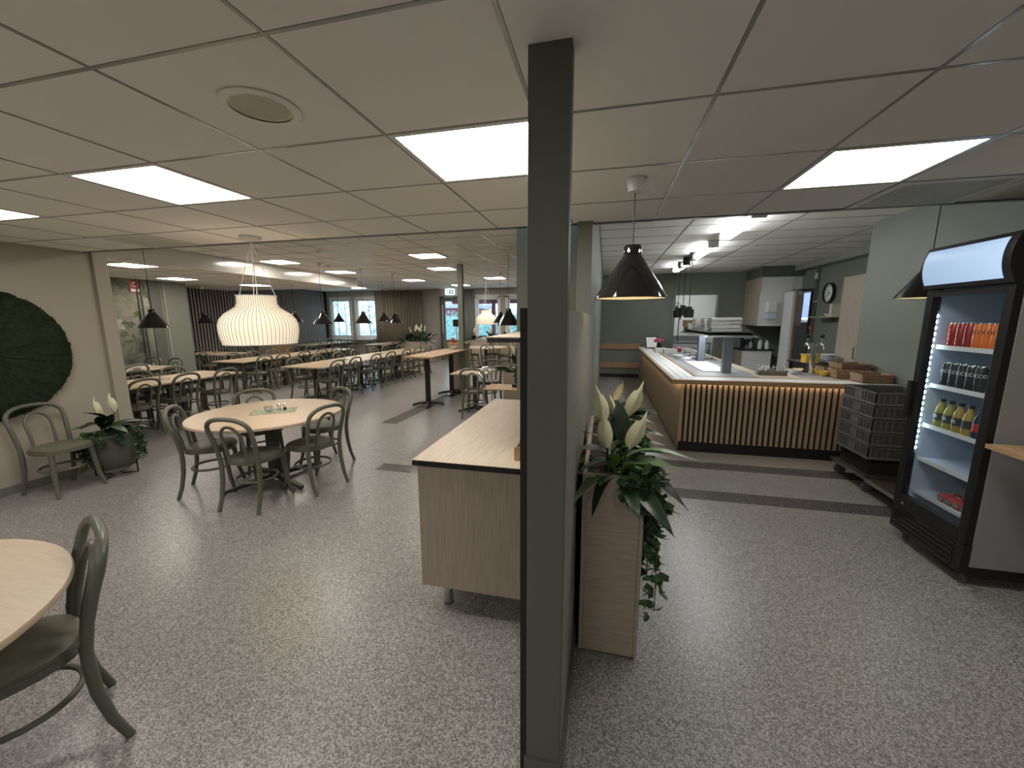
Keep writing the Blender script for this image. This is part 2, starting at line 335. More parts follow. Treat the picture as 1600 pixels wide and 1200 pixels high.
for q in [(6.45, 2.45, 4, .26, 'print_leaf', .3, .9, .25), (6.8, 2.5, 3, .24, 'print_leaf', 3.4, .8, .25), (7.15, 2.35, 4, .24, 'print_leaf', 2.2, .9, .22), (6.6, 2.2, 3, .2, 'print_tan', 4, .9, .3), (6.5, 1.95, 4, .2, 'print_tan', 1, 1.1, .3), (6.9, 1.95, 5, .2, 'print_tan', 0), (7.06, 2.07, 5, .19, 'print_petal', .5), (6.78, 1.80, 4, .2, 'print_tan', 2, 1.3, .35), (7.0, 1.85, 3, .2, 'print_green', 3.2, .6, .2), (6.52, 1.58, 7, .17, 'print_petal', .2, .9, .3), (6.72, 1.62, 4, .19, 'print_leaf', 3.6, .8, .24), (6.62, 1.42, 3, .18, 'print_leaf', 4.2, .6, .2), (6.82, 1.19, 4, .26, 'print_leaf', .4, 1.4, .16), (6.95, 1.5, 2, .2, 'print_leaf', 4.5, .7, .2), (6.6, .85, 3, .3, 'print_leaf', 0, .5, .12)]: spray(*q)
for q in range(26):
    cy, cz = rr.uniform(3.9, 6.2), rr.uniform(.6, 2.5); m = rr.choice(['print_petal', 'print_petal', 'print_tan', 'print_leaf', 'print_leaf', 'print_green']); n = rr.choice([3, 4, 5]) if m in ('print_petal', 'print_tan') else rr.choice([1, 2, 3]); L = rr.uniform(.12, .24); a0 = rr.random()*6
    if cz < 1.2 and m != 'print_leaf': continue
    for k in range(n):
        kk += 1
        obj('printed_petal' if m in ('print_petal', 'print_tan') else 'printed_leaf', decal(cy, cz, a0+k*(2*PI/5)+rr.uniform(-.35, .35), L*rr.uniform(.6, 1.15), L*rr.uniform(.2, .34), m, 0.00005*kk), m, fw)
struct('trim_14', B(-10.4, -10.375, 7.22, 7.46, 0, ZL), 'sage_dark', 'dark green vertical strip beside the wallpaper')
for i, y in enumerate((6.98, 7.05, 7.53)):
    struct('trim_%d' % (15+i), MB().tube([(-10.36, y, 0), (-10.36, y, ZL)], 0.014, 8), 'sage_dark' if i < 2 else 'beige_wall', 'thin vertical pipe beside the floral wallpaper')
sl = MB().box(-0.02, 0.02, -0.022, 0.022, 0.0, 0.55).mesh('low_slat', 'slat_brown')
for k in range(24): link('slat', sl, fw, (-10.36, 4.9+k*0.09, 0.10))
# slatted wall battens
ws = bpy.data.objects['wall_slatted']
slm = MB().box(0, 0.018, -0.024, 0.024, 0.05, ZH-0.02).mesh('batten', 'slat_brown')
for k in range(66): link('slat', slm, ws, (-11.85, 8.55+k*0.0985, 0))
# windows in the back wall
def window(n, x0, x1, z0=.86, z1=2.55, y=15.2):
    t = obj('window_%d' % n, B(x0-.05, x0+.05, y-.02, y+.12, z0, z1).box(x1-.05, x1+.05, y-.02, y+.12, z0, z1).box(x0-.05, x1+.05, y-.02, y+.12, z1-.05, z1+.05).box(x0-.05, x1+.05, y-.02, y+.12, z0-.05, z0+.05), 'white'); t['kind'] = 'structure'
    obj('sash', B(x0+.05, x0+.10, y+.03, y+.10, z0+.05, z1-.05).box(x1-.10, x1-.05, y+.03, y+.10, z0+.05, z1-.05).box(x0+.05, x1-.05, y+.03, y+.10, z1-.13, z1-.05).box(x0+.05, x1-.05, y+.03, y+.10, z0+.05, z0+.11), 'white', t)
    obj('pane', B(x0+.10, x1-.10, y+.06, y+.066, z0+.11, z1-.13), 'pane', t)
    obj('window_sill', B(x0-.08, x1+.08, y-.16, y, z0-.07, z0-.05), 'white', t)
for n, (a, b) in enumerate([(-11.67, -10.68), (-10.44, -9.42), (-5.04, -4.06), (-3.77, -2.78)], 1): window(n, a, b)
d = obj('door_1', B(-6.50, -6.36, 15.22, 15.28, 0, 2.5).box(-5.70, -5.56, 15.22, 15.28, 0, 2.5).box(-6.36, -5.70, 15.22, 15.28, 2.36, 2.5).box(-6.36, -5.70, 15.22, 15.28, 0, .82), 'sage'); d['kind'] = 'structure'
obj('pane', B(-6.36, -5.70, 15.245, 15.252, .82, 2.36), 'pane', d)
obj('door_frame', B(-6.56, -6.50, 15.16, 15.3, 0, 2.56).box(-5.56, -5.50, 15.16, 15.3, 0, 2.56).box(-6.56, -5.50, 15.16, 15.3, 2.5, 2.56), 'sage_dark', d)
obj('door_closer', B(-6.35, -5.95, 15.12, 15.2, 2.47, 2.54), 'steel', d)
obj('handle', MB().tube([(-6.44, 15.2, 1.1), (-6.44, 15.14, 1.1), (-6.44, 15.14, 2.2), (-6.44, 15.2, 2.2)], .015, 8), 'white', d)
# kitchen doors
d = obj('door_2', B(1.74, 1.82, 11.56, 11.76, 0, 2.36).box(2.86, 2.94, 11.56, 11.76, 0, 2.36).box(1.82, 2.86, 11.56, 11.76, 2.28, 2.36), 'sage'); d['kind'] = 'structure'; d['label'] = 'open doorway in the kitchen back wall'
# room behind
struct('wall_scullery', B(0.9, 4.5, 14.2, 14.3, 0, 2.7).box(0.8, 0.9, 11.75, 14.3, 0, 2.7).box(4.4, 4.5, 11.75, 14.3, 0, 2.7).box(.8, 4.5, 11.75, 14.3, 2.65, 2.75), 'white_matt')
d = obj('door_3', B(4.36, 4.58, 10.06, 10.12, 0, 2.3).box(4.36, 4.58, 11.18, 11.24, 0, 2.3).box(4.36, 4.58, 10.12, 11.18, 2.24, 2.3), 'steel_dark'); d['kind'] = 'structure'; d['label'] = 'doorway in the kitchen side wall'
obj('lintel_box', B(4.15, 4.4, 10.06, 11.5, 2.3, 2.55), 'fridge_side', d)
struct('wall_pantry', B(4.55, 7.2, 9.2, 9.3, 0, 2.7).box(4.55, 5.15, 12.9, 13.0, 0, 2.7).box(5.85, 7.3, 12.9, 13.0, 0, 2.7).box(5.15, 5.85, 12.9, 13.0, 0, 1.62).box(5.15, 5.85, 12.9, 13.0, 2.45, 2.7).box(7.2, 7.3, 9.2, 13, 0, 2.7).box(4.55, 7.3, 9.2, 13, 2.65, 2.75), 'white_matt')
# ================================================================ CEILING LIGHTS
def panel(x0, y0, wx, wy, z, label, m, group, mount=False):
    t = thing('ceiling_light', label, 'light', (x0+wx/2, y0+wy/2, z), 0, group)
    a, b = wx/2-0.006, wy/2-0.006
    zz = -0.012 if mount else 0.0
    f = MB(); e = 0.022
    f.box(-a, a, -b, -b+e, zz-.002, .016).box(-a, a, b-e, b, zz-.002, .016).box(-a, -a+e, -b+e, b-e, zz-.002, .016).box(a-e, a, -b+e, b-e, zz-.002, .016)
    obj('frame', f, 'white', t)
    obj('diffuser', B(-a+e, a-e, -b+e, b-e, zz+.001, zz+.008), m, t)
    return t
NAMES = ['square ceiling panel over the round table with chairs', 'square ceiling panel cut by the partition post', 'square ceiling panel near the drinks fridge', 'square ceiling panel at the left photo edge']
for (x, y), n, m in zip(NL, NAMES, ['panel', 'panel', 'panel_cool', 'panel']): panel(x, y, GW, GD, ZN, n, m, 'near ceiling panels')
for (x, y), n in zip(NB, ['first', 'second', 'third', 'fourth']): panel(x, y, GW, GD, ZN, n + ' added square ceiling panel from the left, unseen behind the camera', 'panel', 'added panels behind the camera')
HL = [(-6.90, 6.87, ZH, 'hall ceiling panel above the near end of the middle long table'), (-6.85, 8.75, ZH, 'hall ceiling panel above the middle of the middle long table'), (-3.60, 6.88, ZH, 'hall ceiling panel in front of the slim green post'),
      (-4.12, 8.75, ZH, 'hall ceiling panel just left of the slim green post top'), (-6.1, 11.2, ZH, 'hall ceiling panel before the brown curtain'), (-3.5, 11.2, ZH, 'hall ceiling panel near the far white pendant'), (-5.35, 13.3, ZH, 'hall ceiling panel in front of the exit door'),
      (-2.9, 13.0, ZH, 'hall ceiling panel beside the green pillar top'), (-9.6, 13.4, ZH, 'hall ceiling panel before the two left windows'), (-8.05, 4.9, ZL, 'lowered ceiling panel next to the beige pilaster'), (-9.65, 6.85, ZL, 'lowered ceiling panel in front of the wallpaper'), (-9.45, 8.7, ZL, 'lowered ceiling panel above the big white pendant')]
for x, y, z, n in HL: panel(x, y, 0.6, 0.55, z, n, 'panel_hall', 'hall ceiling panels', True)
for x, y, n in [(-1.9, 4.4, 'right'), (-4.3, 4.4, 'left')]: panel(x, y, .6, .55, ZH, n + ' hall ceiling panel just behind the lowered ceiling edge', 'panel_hall', 'hidden hall panels', True)
# kitchen fluorescent fittings
for k, (y0, nm) in enumerate([(5.0, 'nearest to the counter corner'), (6.9, 'second in the row'), (9.0, 'farthest in the row')]):
    t = thing('tube_light', 'kitchen fluorescent fitting, ' + nm, 'light', (1.58, y0, ZH), 0, 'kitchen tube lights')
    obj('housing', B(-.06, .06, 0, 1.3, -.075, 0), 'white', t)
    obj('diffuser', B(-.07, .07, .04, 1.26, -.10, -.05, bev=.015), 'tube', t)
    obj('end_cap', B(-.075, .075, -.02, .04, -.105, 0, bev=.008), 'white', t); obj('end_cap', B(-.075, .075, 1.26, 1.32, -.105, 0, bev=.008), 'white', t)
t = thing('tube_light', 'ceiling fitting added to brighten the room behind the kitchen', 'light', (2.4, 13, 2.65)); obj('housing', B(-.6, .6, -.06, .06, -.05, 0), 'white', t); obj('diffuser', B(-.58, .58, -.055, .055, -.09, -.05), 'tube', t)  # first of these lamps: added so the room beyond the doorway looks bright
t = thing('tube_light', 'bright strip light in the pantry beyond the side doorway', 'light', (5.3, 12.0, 2.65)); obj('housing', B(-.45, .45, -.06, .06, -.10, 0), 'white', t); obj('diffuser', B(-.43, .43, -.055, .055, -.14, -.10), 'tube', t)
# vents, speaker
def vent(x0, y0, label):
    t = thing('ceiling_vent', label, 'vent', (x0+GW/2, y0+GD/2, ZN), 0)
    a, b = GW/2-.006, GD/2-.006
    f = MB(); e = .045
    f.box(-a, a, -b, -b+e, -.004, .014).box(-a, a, b-e, b, -.004, .014).box(-a, -a+e, -b+e, b-e, -.004, .014).box(a-e, a, -b+e, b-e, -.004, .014)
    obj('frame', f, 'white', t); obj('backing', B(-a+e, a-e, -b+e, b-e, .010, .015), 'greige', t)
    s = MB().box(-.004, .004, -b+e, b-e, -.002, .010).mesh('louvre', 'white')
    for k in range(22): link('louvre', s, t, (-a+e+(k+.5)*(2*a-2*e)/22, 0, 0))
vent(*VENTS[0], 'square slotted ceiling vent by the left wall'); vent(*VENTS[1], 'square slotted ceiling vent above the drinks fridge')
t = thing('ceiling_speaker', 'round white perforated speaker set in a ceiling tile', 'speaker', (-1.195, 1.275, ZN))
obj('ring', MB().lathe([(.098, 0), (.125, 0), (.127, -.006), (.112, -.010), (.098, -.008)], 40), 'tile', t)
obj('grille', MB().lathe([(.001, -.004), (.099, -.004), (.099, 0)], 40), 'shade_in', t)
g_ = MB()
for i in range(-12, 13):
    for j in range(-12, 13):
        x, y = i*.0078+(j % 2)*.0039, j*.0068
        if x*x+y*y < .09**2: g_.lathe([(.0006, -.0046), (.0024, -.0046)], 6, x, y)
obj('perforations', g_, 'skirting', t)['kind'] = 'stuff'
for i, (x, y, z, l) in enumerate([(-6.05, 7.9, ZH, 'small white smoke detector left of the first black pendant'), (-4.9, 6.2, ZH, 'white sensor disc on the hall ceiling near the edge'), (-3.35, 8.05, ZH, 'white sensor disc before the slim post'), (-9.9, 10.3, ZL, 'small white detector over the slatted wall')]):
    t = thing('smoke_detector', l, 'detector', (x, y, z)); obj('base', MB().lathe([(.055, 0), (.055, -.015)], 16, capt=True), 'white', t); obj('dome', MB().lathe([(.045, -.015), (.04, -.035), (.015, -.045), (.001, -.046)], 16), 'white', t)
# ================================================================ CHAIRS
def chair_meshes():
    M_ = {}
    # seat outline (rounded trapezoid), facing +y
    out = []
    n = 28
    for k in range(n):
        a = 2*PI*k/n; c, s = math.cos(a), math.sin(a)
        ex = 0.75
        x = math.copysign(abs(c)**ex, c)*(0.205 + 0.018*s); y = math.copysign(abs(s)**ex, s)*0.205
        out.append((x, y))
    M_['seat'] = MB().prism(out, .420, .452, bev=.006).mesh('seat', 'chair_paint')
    pm = MB(); rings = []
    for sc, z in ((.95, .452), (.94, .464), (.86, .472), (.5, .477), (.02, .478)):
        rings.append([pm.bm.verts.new((x*sc, y*sc, z)) for x, y in out])
    for A, Bq in zip(rings, rings[1:]):
        for k in range(n): pm.bm.faces.new((A[k], A[(k+1) % n], Bq[(k+1) % n], Bq[k])).smooth = True
    M_['pad'] = pm.mesh('seat_pad', 'chair_pad')
    M_['front'] = [MB().tube([(s*.150, .140, .425), (s*.158, .150, .30), (s*.170, .168, .13), (s*.188, .200, 0)], [.0225, .021, .018, .015], 10).mesh('leg', 'chair_paint') for s in (-1, 1)]
    M_['rear'] = [MB().tube([(s*.185, -.185, .47), (s*.184, -.183, .38), (s*.184, -.190, .26), (s*.187, -.215, .12), (s*.190, -.255, 0)], [.0195, .0205, .020, .018, .016], 10).mesh('leg', 'chair_paint') for s in (-1, 1)]
    hp = [(-.185, -.185, .45), (-.190, -.200, .55), (-.199, -.226, .66), (-.204, -.250, .74)]
    for k in range(1, 12):
        a = PI*(1-k/12.0); ca, sa = math.cos(a), math.sin(a)
        hp.append((math.copysign(abs(ca)**.8, ca)*.204 if abs(ca) > 1e-6 else 0, -.250-.038*sa, .74+.115*abs(sa)**.85))
    hp += [(.204, -.250, .74), (.199, -.226, .66), (.190, -.200, .55), (.185, -.185, .45)]
    M_['hoop'] = MB().tube(hp, .0195, 10).mesh('back_hoop', 'chair_paint')
    ip = [(-.085, -.188, .445), (-.088, -.204, .55), (-.094, -.230, .66)]
    for k in range(1, 10):
        a = PI*(1-k/10.0); ip.append((math.cos(a)*.094, -.233-.030*math.sin(a), .67+.110*math.sin(a)))
    ip += [(.094, -.230, .66), (.088, -.204, .55), (.085, -.188, .445)]
    M_['inner'] = MB().tube(ip, .0135, 8).mesh('inner_hoop', 'chair_paint')
    M_['ring'] = MB().tube([(math.cos(2*PI*k/24)*.163, math.sin(2*PI*k/24)*.165-.008, .245) for k in range(24)], .0120, 8, closed=True).mesh('ring_stretcher', 'chair_paint')
    return M_
CM = chair_meshes()
def chair(x, y, face, label, group):
    """face = heading (radians) of the direction the sitter looks; x,y = seat centre"""
    t = thing('bentwood_chair', label, 'chair', (x, y, 0), face-PI/2, group)
    s = link('seat', CM['seat'], t); link('seat_pad', CM['pad'], s)
    for me in CM['front']+CM['rear']: link('leg', me, t)
    link('back_hoop', CM['hoop'], t); link('inner_hoop', CM['inner'], t); link('ring_stretcher', CM['ring'], t)
    return t
# ================================================================ TABLES
def x_foot(t, m, r=.36, zc=.66, col=.04, rot=PI/4, ox=0, oy=0):
    obj('column', B(-col, col, -col, col, .05, zc, bev=.005), m, t, (ox, oy, 0))
    for k in range(4):
        a = rot+k*PI/2; ca, sa = math.cos(a), math.sin(a)
        f = MB()
        w0, w1 = .035, .018
        P0 = [(ca*.02-sa*w0, sa*.02+ca*w0), (ca*.02+sa*w0, sa*.02-ca*w0), (ca*r+sa*w1, sa*r-ca*w1), (ca*r-sa*w1, sa*r+ca*w1)]
        lo = [f.bm.verts.new((*p, z)) for p, z in zip(P0, (.035, .035, .015, .015))]; hi = [f.bm.verts.new((*p, z)) for p, z in zip(P0, (.085, .085, .04, .04))]
        f.bm.faces.new(lo[::-1]); f.bm.faces.new(hi)
        for i in range(4): f.bm.faces.new((lo[i], lo[(i+1) % 4], hi[(i+1) % 4], hi[i]))
        f.lathe([(.016, 0), (.016, .016)], 10, ca*(r-.02), sa*(r-.02), capb=True, capt=True)
        obj('foot', f, m, t, (ox, oy, 0))
def rect_table(x0, x1, y0, y1, label, group, style, z=.73, xdir=False, top='oak_table'):
    cx, cy = (x0+x1)/2, (y0+y1)/2
    L, Wd = (y1-y0, x1-x0)
    t = thing('dining_table', label, 'table', (cx, cy, 0), 0, group)
    hx, hy = (x1-x0)/2, (y1-y0)/2
    if not xdir:   # grain runs along local x of a rotated top
        tm = MB().box(-hy, hy, -hx, hx, z-.025, z, bev=.004).mesh('table_top', top); link('table_top', tm, t, rz=PI/2)
    else:
        link('table_top', MB().box(-hx, hx, -hy, hy, z-.025, z, bev=.004).mesh('table_top', top), t)
    if style == 'legs':
        for sx in (-1, 1):
            for sy in (-1, 1):
                obj('leg', B(-.03, .03, -.03, .03, 0, z-.025, bev=.004), 'table_metal', t, (sx*(hx-.09), sy*(hy-.09), 0))
        obj('apron', B(-hx+.12, hx-.12, -hy+.06, -hy+.085, z-.085, z-.025).box(-hx+.12, hx-.12, hy-.085, hy-.06, z-.085, z-.025).box(-hx+.06, -hx+.085, -hy+.12, hy-.12, z-.085, z-.025).box(hx-.085, hx-.06, -hy+.12, hy-.12, z-.085, z-.025), 'table_metal', t)
    else:
        n = 2 if max(hx, hy) > .7 else 1
        for k in range(n):
            off = 0 if n == 1 else (k-.5)*2*(max(hx, hy)-.38)
            ox, oy = (0, off) if hy >= hx else (off, 0)
            x_foot(t, 'table_metal', .34, z-.025, .032, PI/4, ox, oy)
    return t
def row(name, x0, x1, y0, y1, n, style, group):
    st = (y1-y0)/n
    for k in range(n):
        rect_table(x0, x1, y0+k*st+.003, y0+(k+1)*st-.003, ('%s table with pale oak top in the %s' % (ORD[k] if k else 'nearest', name)), group, style)
MID, SEC, LFT = 'middle long row', 'second long row behind it', 'short row beside the beige pilaster'
row(MID, -6.37, -5.40, 6.63, 11.45, 3, 'ped', 'tables of the middle long row')
row(SEC, -8.72, -7.88, 7.15, 11.3, 3, 'legs', 'tables of the second long row')
row(LFT, -7.36, -6.43, 3.6, 5.83, 2, 'legs', 'tables of the short row')
rect_table(-9.6, -8.5, 4.6, 6.3, 'oak topped table in front of the floral wallpaper', 'tables at the left end', 'legs')
rect_table(-11.55, -9.95, 8.55, 9.4, 'oak topped table against the slatted wall', 'tables at the left end', 'ped', xdir=True)
row('row before the left windows', -11.3, -10.35, 12.3, 15.0, 2, 'ped', 'tables before the left windows')
row('row before the brown curtain', -8.75, -7.85, 13.1, 15.0, 1, 'ped', 'tables before the curtain')
rect_table(-2.62, -1.98, 6.4, 7.2, 'small square oak topped table beside the chrome trolley', 'small tables', 'ped')
def side_chairs(xs_back, ys, facing, side, rowname, group):
    for k, y in enumerate(ys):
        x = xs_back + (-.27 if facing == 'L' else .27)
        h = PI if facing == 'L' else 0.0
        jit = random.uniform(-.05, .05)
        chair(x+random.uniform(-.02, .02), y, h+jit, 'green bentwood chair, %s along the %s side of the %s' % (ORD[k] if k else 'nearest', side, rowname), group)
side_chairs(-5.23, [6.93, 7.52, 8.30, 8.98, 9.80, 10.48, 11.1], 'L', 'right', 'middle long row', 'chairs at the middle long row')
side_chairs(-6.45, [7.10, 7.78, 8.55, 9.25, 10.1, 10.75], 'R', 'left', 'middle long row', 'chairs at the middle long row')
side_chairs(-7.60, [7.5, 8.06, 8.75, 9.43, 10.06, 10.7], 'L', 'right', 'second long row', 'chairs at the second long row')
side_chairs(-8.85, [7.8, 8.38, 8.98, 9.72, 10.42], 'R', 'left', 'second long row', 'chairs at the second long row')
side_chairs(-6.24, [4.12, 4.70, 5.35], 'L', 'right', 'row beside the pilaster', 'chairs at the short row')
side_chairs(-7.42, [4.2, 4.78, 5.36], 'R', 'left', 'row beside the pilaster', 'chairs at the short row')
chair(-8.68, 5.45, PI+.05, 'green bentwood chair on the near side of the wallpaper table', 'chairs at the wallpaper table')
chair(-8.95, 6.28, -PI/2-.05, 'green bentwood chair at the right of the wallpaper table end', 'chairs at the wallpaper table'); chair(-9.6, 6.32, -PI/2+.1, 'green bentwood chair at the left of the wallpaper table end', 'chairs at the wallpaper table')
for k, (x, y, h, n) in enumerate([(-11.05, 8.55, PI/2, 'left on the near side'), (-10.45, 8.55, PI/2, 'right on the near side'), (-11.0, 9.42, -PI/2, 'left on the far side'), (-10.4, 9.42, -PI/2, 'right on the far side')]):
    chair(x, y, h, 'green bentwood chair, %s of the slatted wall table' % n, 'chairs at the slatted wall table')
side_chairs(-10.12, [12.65, 13.25, 13.85, 14.5], 'L', 'right', 'row before the left windows', 'chairs at the window row')
side_chairs(-11.5, [12.9, 13.55, 14.2, 14.75], 'R', 'left', 'row before the left windows', 'chairs at the window row')
side_chairs(-7.62, [13.4, 13.95, 14.5], 'L', 'right', 'row before the brown curtain', 'chairs at the curtain row')
side_chairs(-8.95, [13.6, 14.25], 'R', 'left', 'row before the brown curtain', 'chairs at the curtain row')
chair(-2.15, 6.40, PI/2+.1, 'green bentwood chair on the near side of the small square table', 'chairs at the small square table'); chair(-2.2, 7.36, -PI/2, 'green bentwood chair on the far side of the small square table', 'chairs at the small square table')
# round tables
def round_table(x, y, r, label, rot):
    t = thing('round_table', label, 'table', (x, y, 0), 0, 'round tables')
    obj('table_top', MB().lathe([(.001, .703), (r-.01, .703), (r, .708), (r, .725), (r-.004, .730), (.001, .730)], 56), 'oak_table', t)
    x_foot(t, 'table_metal', r*.72, .703, .045, rot)
    obj('mounting_plate', B(-.16, .16, -.16, .16, .69, .703), 'table_metal', t)
    return t
RT = (-3.36, 3.30)
round_table(*RT, .70, 'round pale oak table under the big white ribbed pendant', -.35)
round_table(-2.35, .395, .68, 'round pale oak table cut off at the left photo edge', .75)
round_table(-3.9, 12.75, .72, 'round pale oak table far off under the small white pendant', .5)
for a, r, hd, nm in [(-60, .53, 95, 'at the front left of the round table'), (-142, .52, 36, 'at the left of the round table, nearest the planter pot'), (146, .52, -35, 'at the back of the round table'), (70, .56, -112, 'at the back right of the round table'), (-5, .515, 169, 'at the right of the round table, nearest the cabinet')]:
    a = math.radians(a); chair(RT[0]+r*math.cos(a), RT[1]+r*math.sin(a), math.radians(hd), 'green bentwood chair ' + nm, 'chairs at the round table')
chair(-2.112, .806, math.atan2(-.9, -.44)+.045, 'green bentwood chair cut by the lower left photo edge', 'chairs at the cut off round table')
chair(-2.95, .62, math.atan2(-.22, .6), 'green bentwood chair whose back just shows at the left photo edge', 'chairs at the cut off round table')
chair(-5.185, 2.61, .02, 'green bentwood chair standing alone against the left wall', 'chair by the wall')
for k, (a, nm) in enumerate([(160, 'left'), (85, 'far'), (-70, 'near'), (10, 'right')]):
    a = math.radians(a); chair(-3.9+.6*math.cos(a), 12.75+.6*math.sin(a), a+PI, 'green bentwood chair on the %s side of the far round table' % nm, 'chairs at the far round table')
# high table
t = thing('high_table', 'narrow high table with oak top on two black cross feet', 'table', (-3.28, 7.5, 0))
for k in range(4): obj('plank', B(-.29+k*.146, -.29+k*.146+.1445, -.98, .95, .965, .998, bev=.002), 'oak_honey', t)
for oy in (-.50, .72):
    for k in range(4):
        a = PI/4*.0+.35+k*PI/2; ca, sa = math.cos(a), math.sin(a); r = .30
        f = MB().tube([(ca*.03, sa*.03, .055), (ca*r*.6, sa*r*.6, .045), (ca*r, sa*r, .02)], [.032, .028, .022], 8).lathe([(.02, 0), (.02, .02)], 10, ca*(r-.01), sa*(r-.01), capb=True, capt=True)
        obj('foot', f, 'black', t, (-.05, oy, 0))
    obj('column', B(-.04, .04, -.04, .04, .04, .965, bev=.006), 'black', t, (-.05, oy, 0))
# ================================================================ PENDANTS
def cone_lamp(x, y, zceil, label, zrim=1.57, can='white', r=.195):
    t = thing('pendant_lamp', label, 'lamp', (x, y, zrim), 0, 'black cone pendants')
    obj('shade', MB().lathe([(r-.003, .001), (r, 0), (r+.002, .004), (.052, .225), (.045, .232), (.045, .232)], 40).lathe([(.047, .228), (.047, .275), (.040, .283), (.006, .285)], 24), 'black_gloss', t)
    obj('shade_lining', MB().lathe([(r-.006, .003), (.046, .218), (.001, .222)], 40), 'shade_in', t)
    obj('bulb', MB().lathe([(.001, .055), (.022, .062), (.032, .085), (.028, .115), (.014, .15), (.014, .20)], 14), 'bulb', t)
    h = zceil-zrim
    obj('cord', MB().tube([(0, 0, .285), (0, 0, h-.05)], .004, 6), 'black', t)
    obj('ceiling_rose', MB().lathe([(.001, h-.075), (.036, h-.07), (.045, h-.03), (.047, h-.004), (.001, h-.002)], 20), can, t)
    return t
cone_lamp(.13, 2.33, ZN, 'black cone pendant in front of the kitchen counter', 1.785)
cone_lamp(2.52, 3.95, ZH, 'black cone pendant half hidden behind the fridge header', 1.83)
cone_lamp(-6.82, 4.75, ZH, 'black cone pendant in front of the floral wallpaper', 1.55)
cone_lamp(-5.92, 7.43, ZH, 'black cone pendant, nearest over the middle long row'); cone_lamp(-5.72, 8.61, ZH, 'black cone pendant, second over the middle long row'); cone_lamp(-5.54, 9.79, ZH, 'black cone pendant, third over the middle long row')
cone_lamp(-11.0, 9.0, ZL, 'black cone pendant before the slatted wall'); cone_lamp(-8.2, 9.2, ZL, 'black cone pendant just behind the first one of the middle row', 1.6)
cone_lamp(-9.18, 12.36, ZH, 'black cone pendant in front of the first window'); cone_lamp(-6.95, 11.6, ZH, 'black cone pendant in front of the brown curtain', 1.6)
cone_lamp(-1.61, 6.6, ZH, 'black cone pendant hanging beside the green pillar', 1.56); cone_lamp(-2.7, 10.2, ZH, 'black cone pendant partly behind the one at the pillar', 1.56)
def bell_lamp(x, y, zceil, zrim, label, ribs=60):
    t = thing('bell_pendant', label, 'lamp', (x, y, zrim), 0, 'white bell pendants')
    prof = [(.300, 0), (.312, .05), (.322, .11), (.322, .17), (.305, .225), (.265, .275), (.215, .31), (.180, .335), (.165, .365), (.163, .40), (.163, .435)]
    obj('shade', MB().lathe(prof, 72).lathe([(a-.004, z) for a, z in prof], 72), 'lamp_paper', t)
    rb = MB()
    for k in range(ribs):
        a = 2*PI*k/ribs
        rb.tube([((q+.001)*math.cos(a), (q+.001)*math.sin(a), z) for q, z in prof], .0019, 4, cap=False)
    o = obj('rib_lines', rb, 'lamp_rib', t); o['kind'] = 'stuff'
    obj('rim', MB().tube([(.300*math.cos(2*PI*k/48), .300*math.sin(2*PI*k/48), 0) for k in range(48)], .005, 6, closed=True), 'white', t)
    obj('top_ring', MB().tube([(.163*math.cos(2*PI*k/36), .163*math.sin(2*PI*k/36), .435) for k in range(36)], .005, 6, closed=True), 'white', t)
    h = zceil-zrim
    for k in range(3):
        a = 2*PI*k/3+.4; obj('suspension_wire', MB().tube([(.16*math.cos(a), .16*math.sin(a), .435), (0, 0, h-.04)], .0022, 5), 'white', t)
    obj('cord', MB().tube([(0, 0, .30), (.012, 0, .52), (-.008, .01, .72), (0, 0, h-.02)], .0035, 6), 'white', t)
    obj('bulb', MB().lathe([(.001, .13), (.035, .14), (.05, .18), (.04, .22), (.016, .26), (.016, .31)], 14), 'bulb', t)
    obj('ceiling_rose', MB().lathe([(.001, h-.035), (.075, h-.032), (.09, h-.012), (.09, h-.002)], 28), 'white', t)
bell_lamp(-3.13, 3.07, ZN, 1.455, 'large white ribbed bell pendant over the round table'); bell_lamp(-3.7, 12.2, ZH, 1.49, 'small looking white bell pendant before the far right windows', 48)
for k, (y, z, n) in enumerate([(8.0, 1.68, 'right and nearest'), (8.6, 1.72, 'middle'), (9.2, 1.68, 'left and farthest')]):
    t = thing('cylinder_pendant', 'black cylinder heat lamp over the counter, %s of three' % n, 'lamp', (1.50, y, z), 0, 'cylinder heat lamps')
    obj('shade', MB().lathe([(.083, 0), (.085, 0), (.085, .15), (.05, .152), (.05, .20), (.001, .202)], 24), 'black', t); obj('inner', MB().lathe([(.082, .002), (.082, .14), (.001, .145)], 24), 'steel', t)
    h = ZH-z
    obj('cord', MB().tube([(0, 0, .2), (0, 0, h-.1)], .007, 6), 'black', t); obj('ceiling_canister', MB().lathe([(.001, h-.15), (.055, h-.15), (.055, h-.002)], 18), 'black', t)
# ================================================================ PARTITION CABINET
t = thing('sideboard_cabinet', 'pale wood sideboard on steel legs with black edged top, beside the post', 'cabinet', (-.63, 2.72, 0))
obj('end_panel', B(-.355, .355, -.825, -.805, .155, .885, bev=.002), 'ash_z', t)
obj('end_panel', B(-.355, .355, .805, .825, .155, .885, bev=.002), 'ash_z', t)
obj('body', B(-.335, .355, -.805, .805, .155, .885), 'ash_z', t)
for k in range(4):
    dd = obj('door', B(-.356, -.336, -.803+k*.402, -.803+k*.402+.399, .158, .882, bev=.002), 'ash_z', t)
    obj('door_knob', B(-.364, -.356, -.803+k*.402+.17, -.803+k*.402+.23, .865, .875), 'steel', dd)
wt = obj('worktop', B(-.375, .375, -.845, .845, .9165, .92, bev=.001), 'oak_light_y', t)
obj('worktop_edge', B(-.375, .375, -.845, .845, .888, .9165), 'black', t)
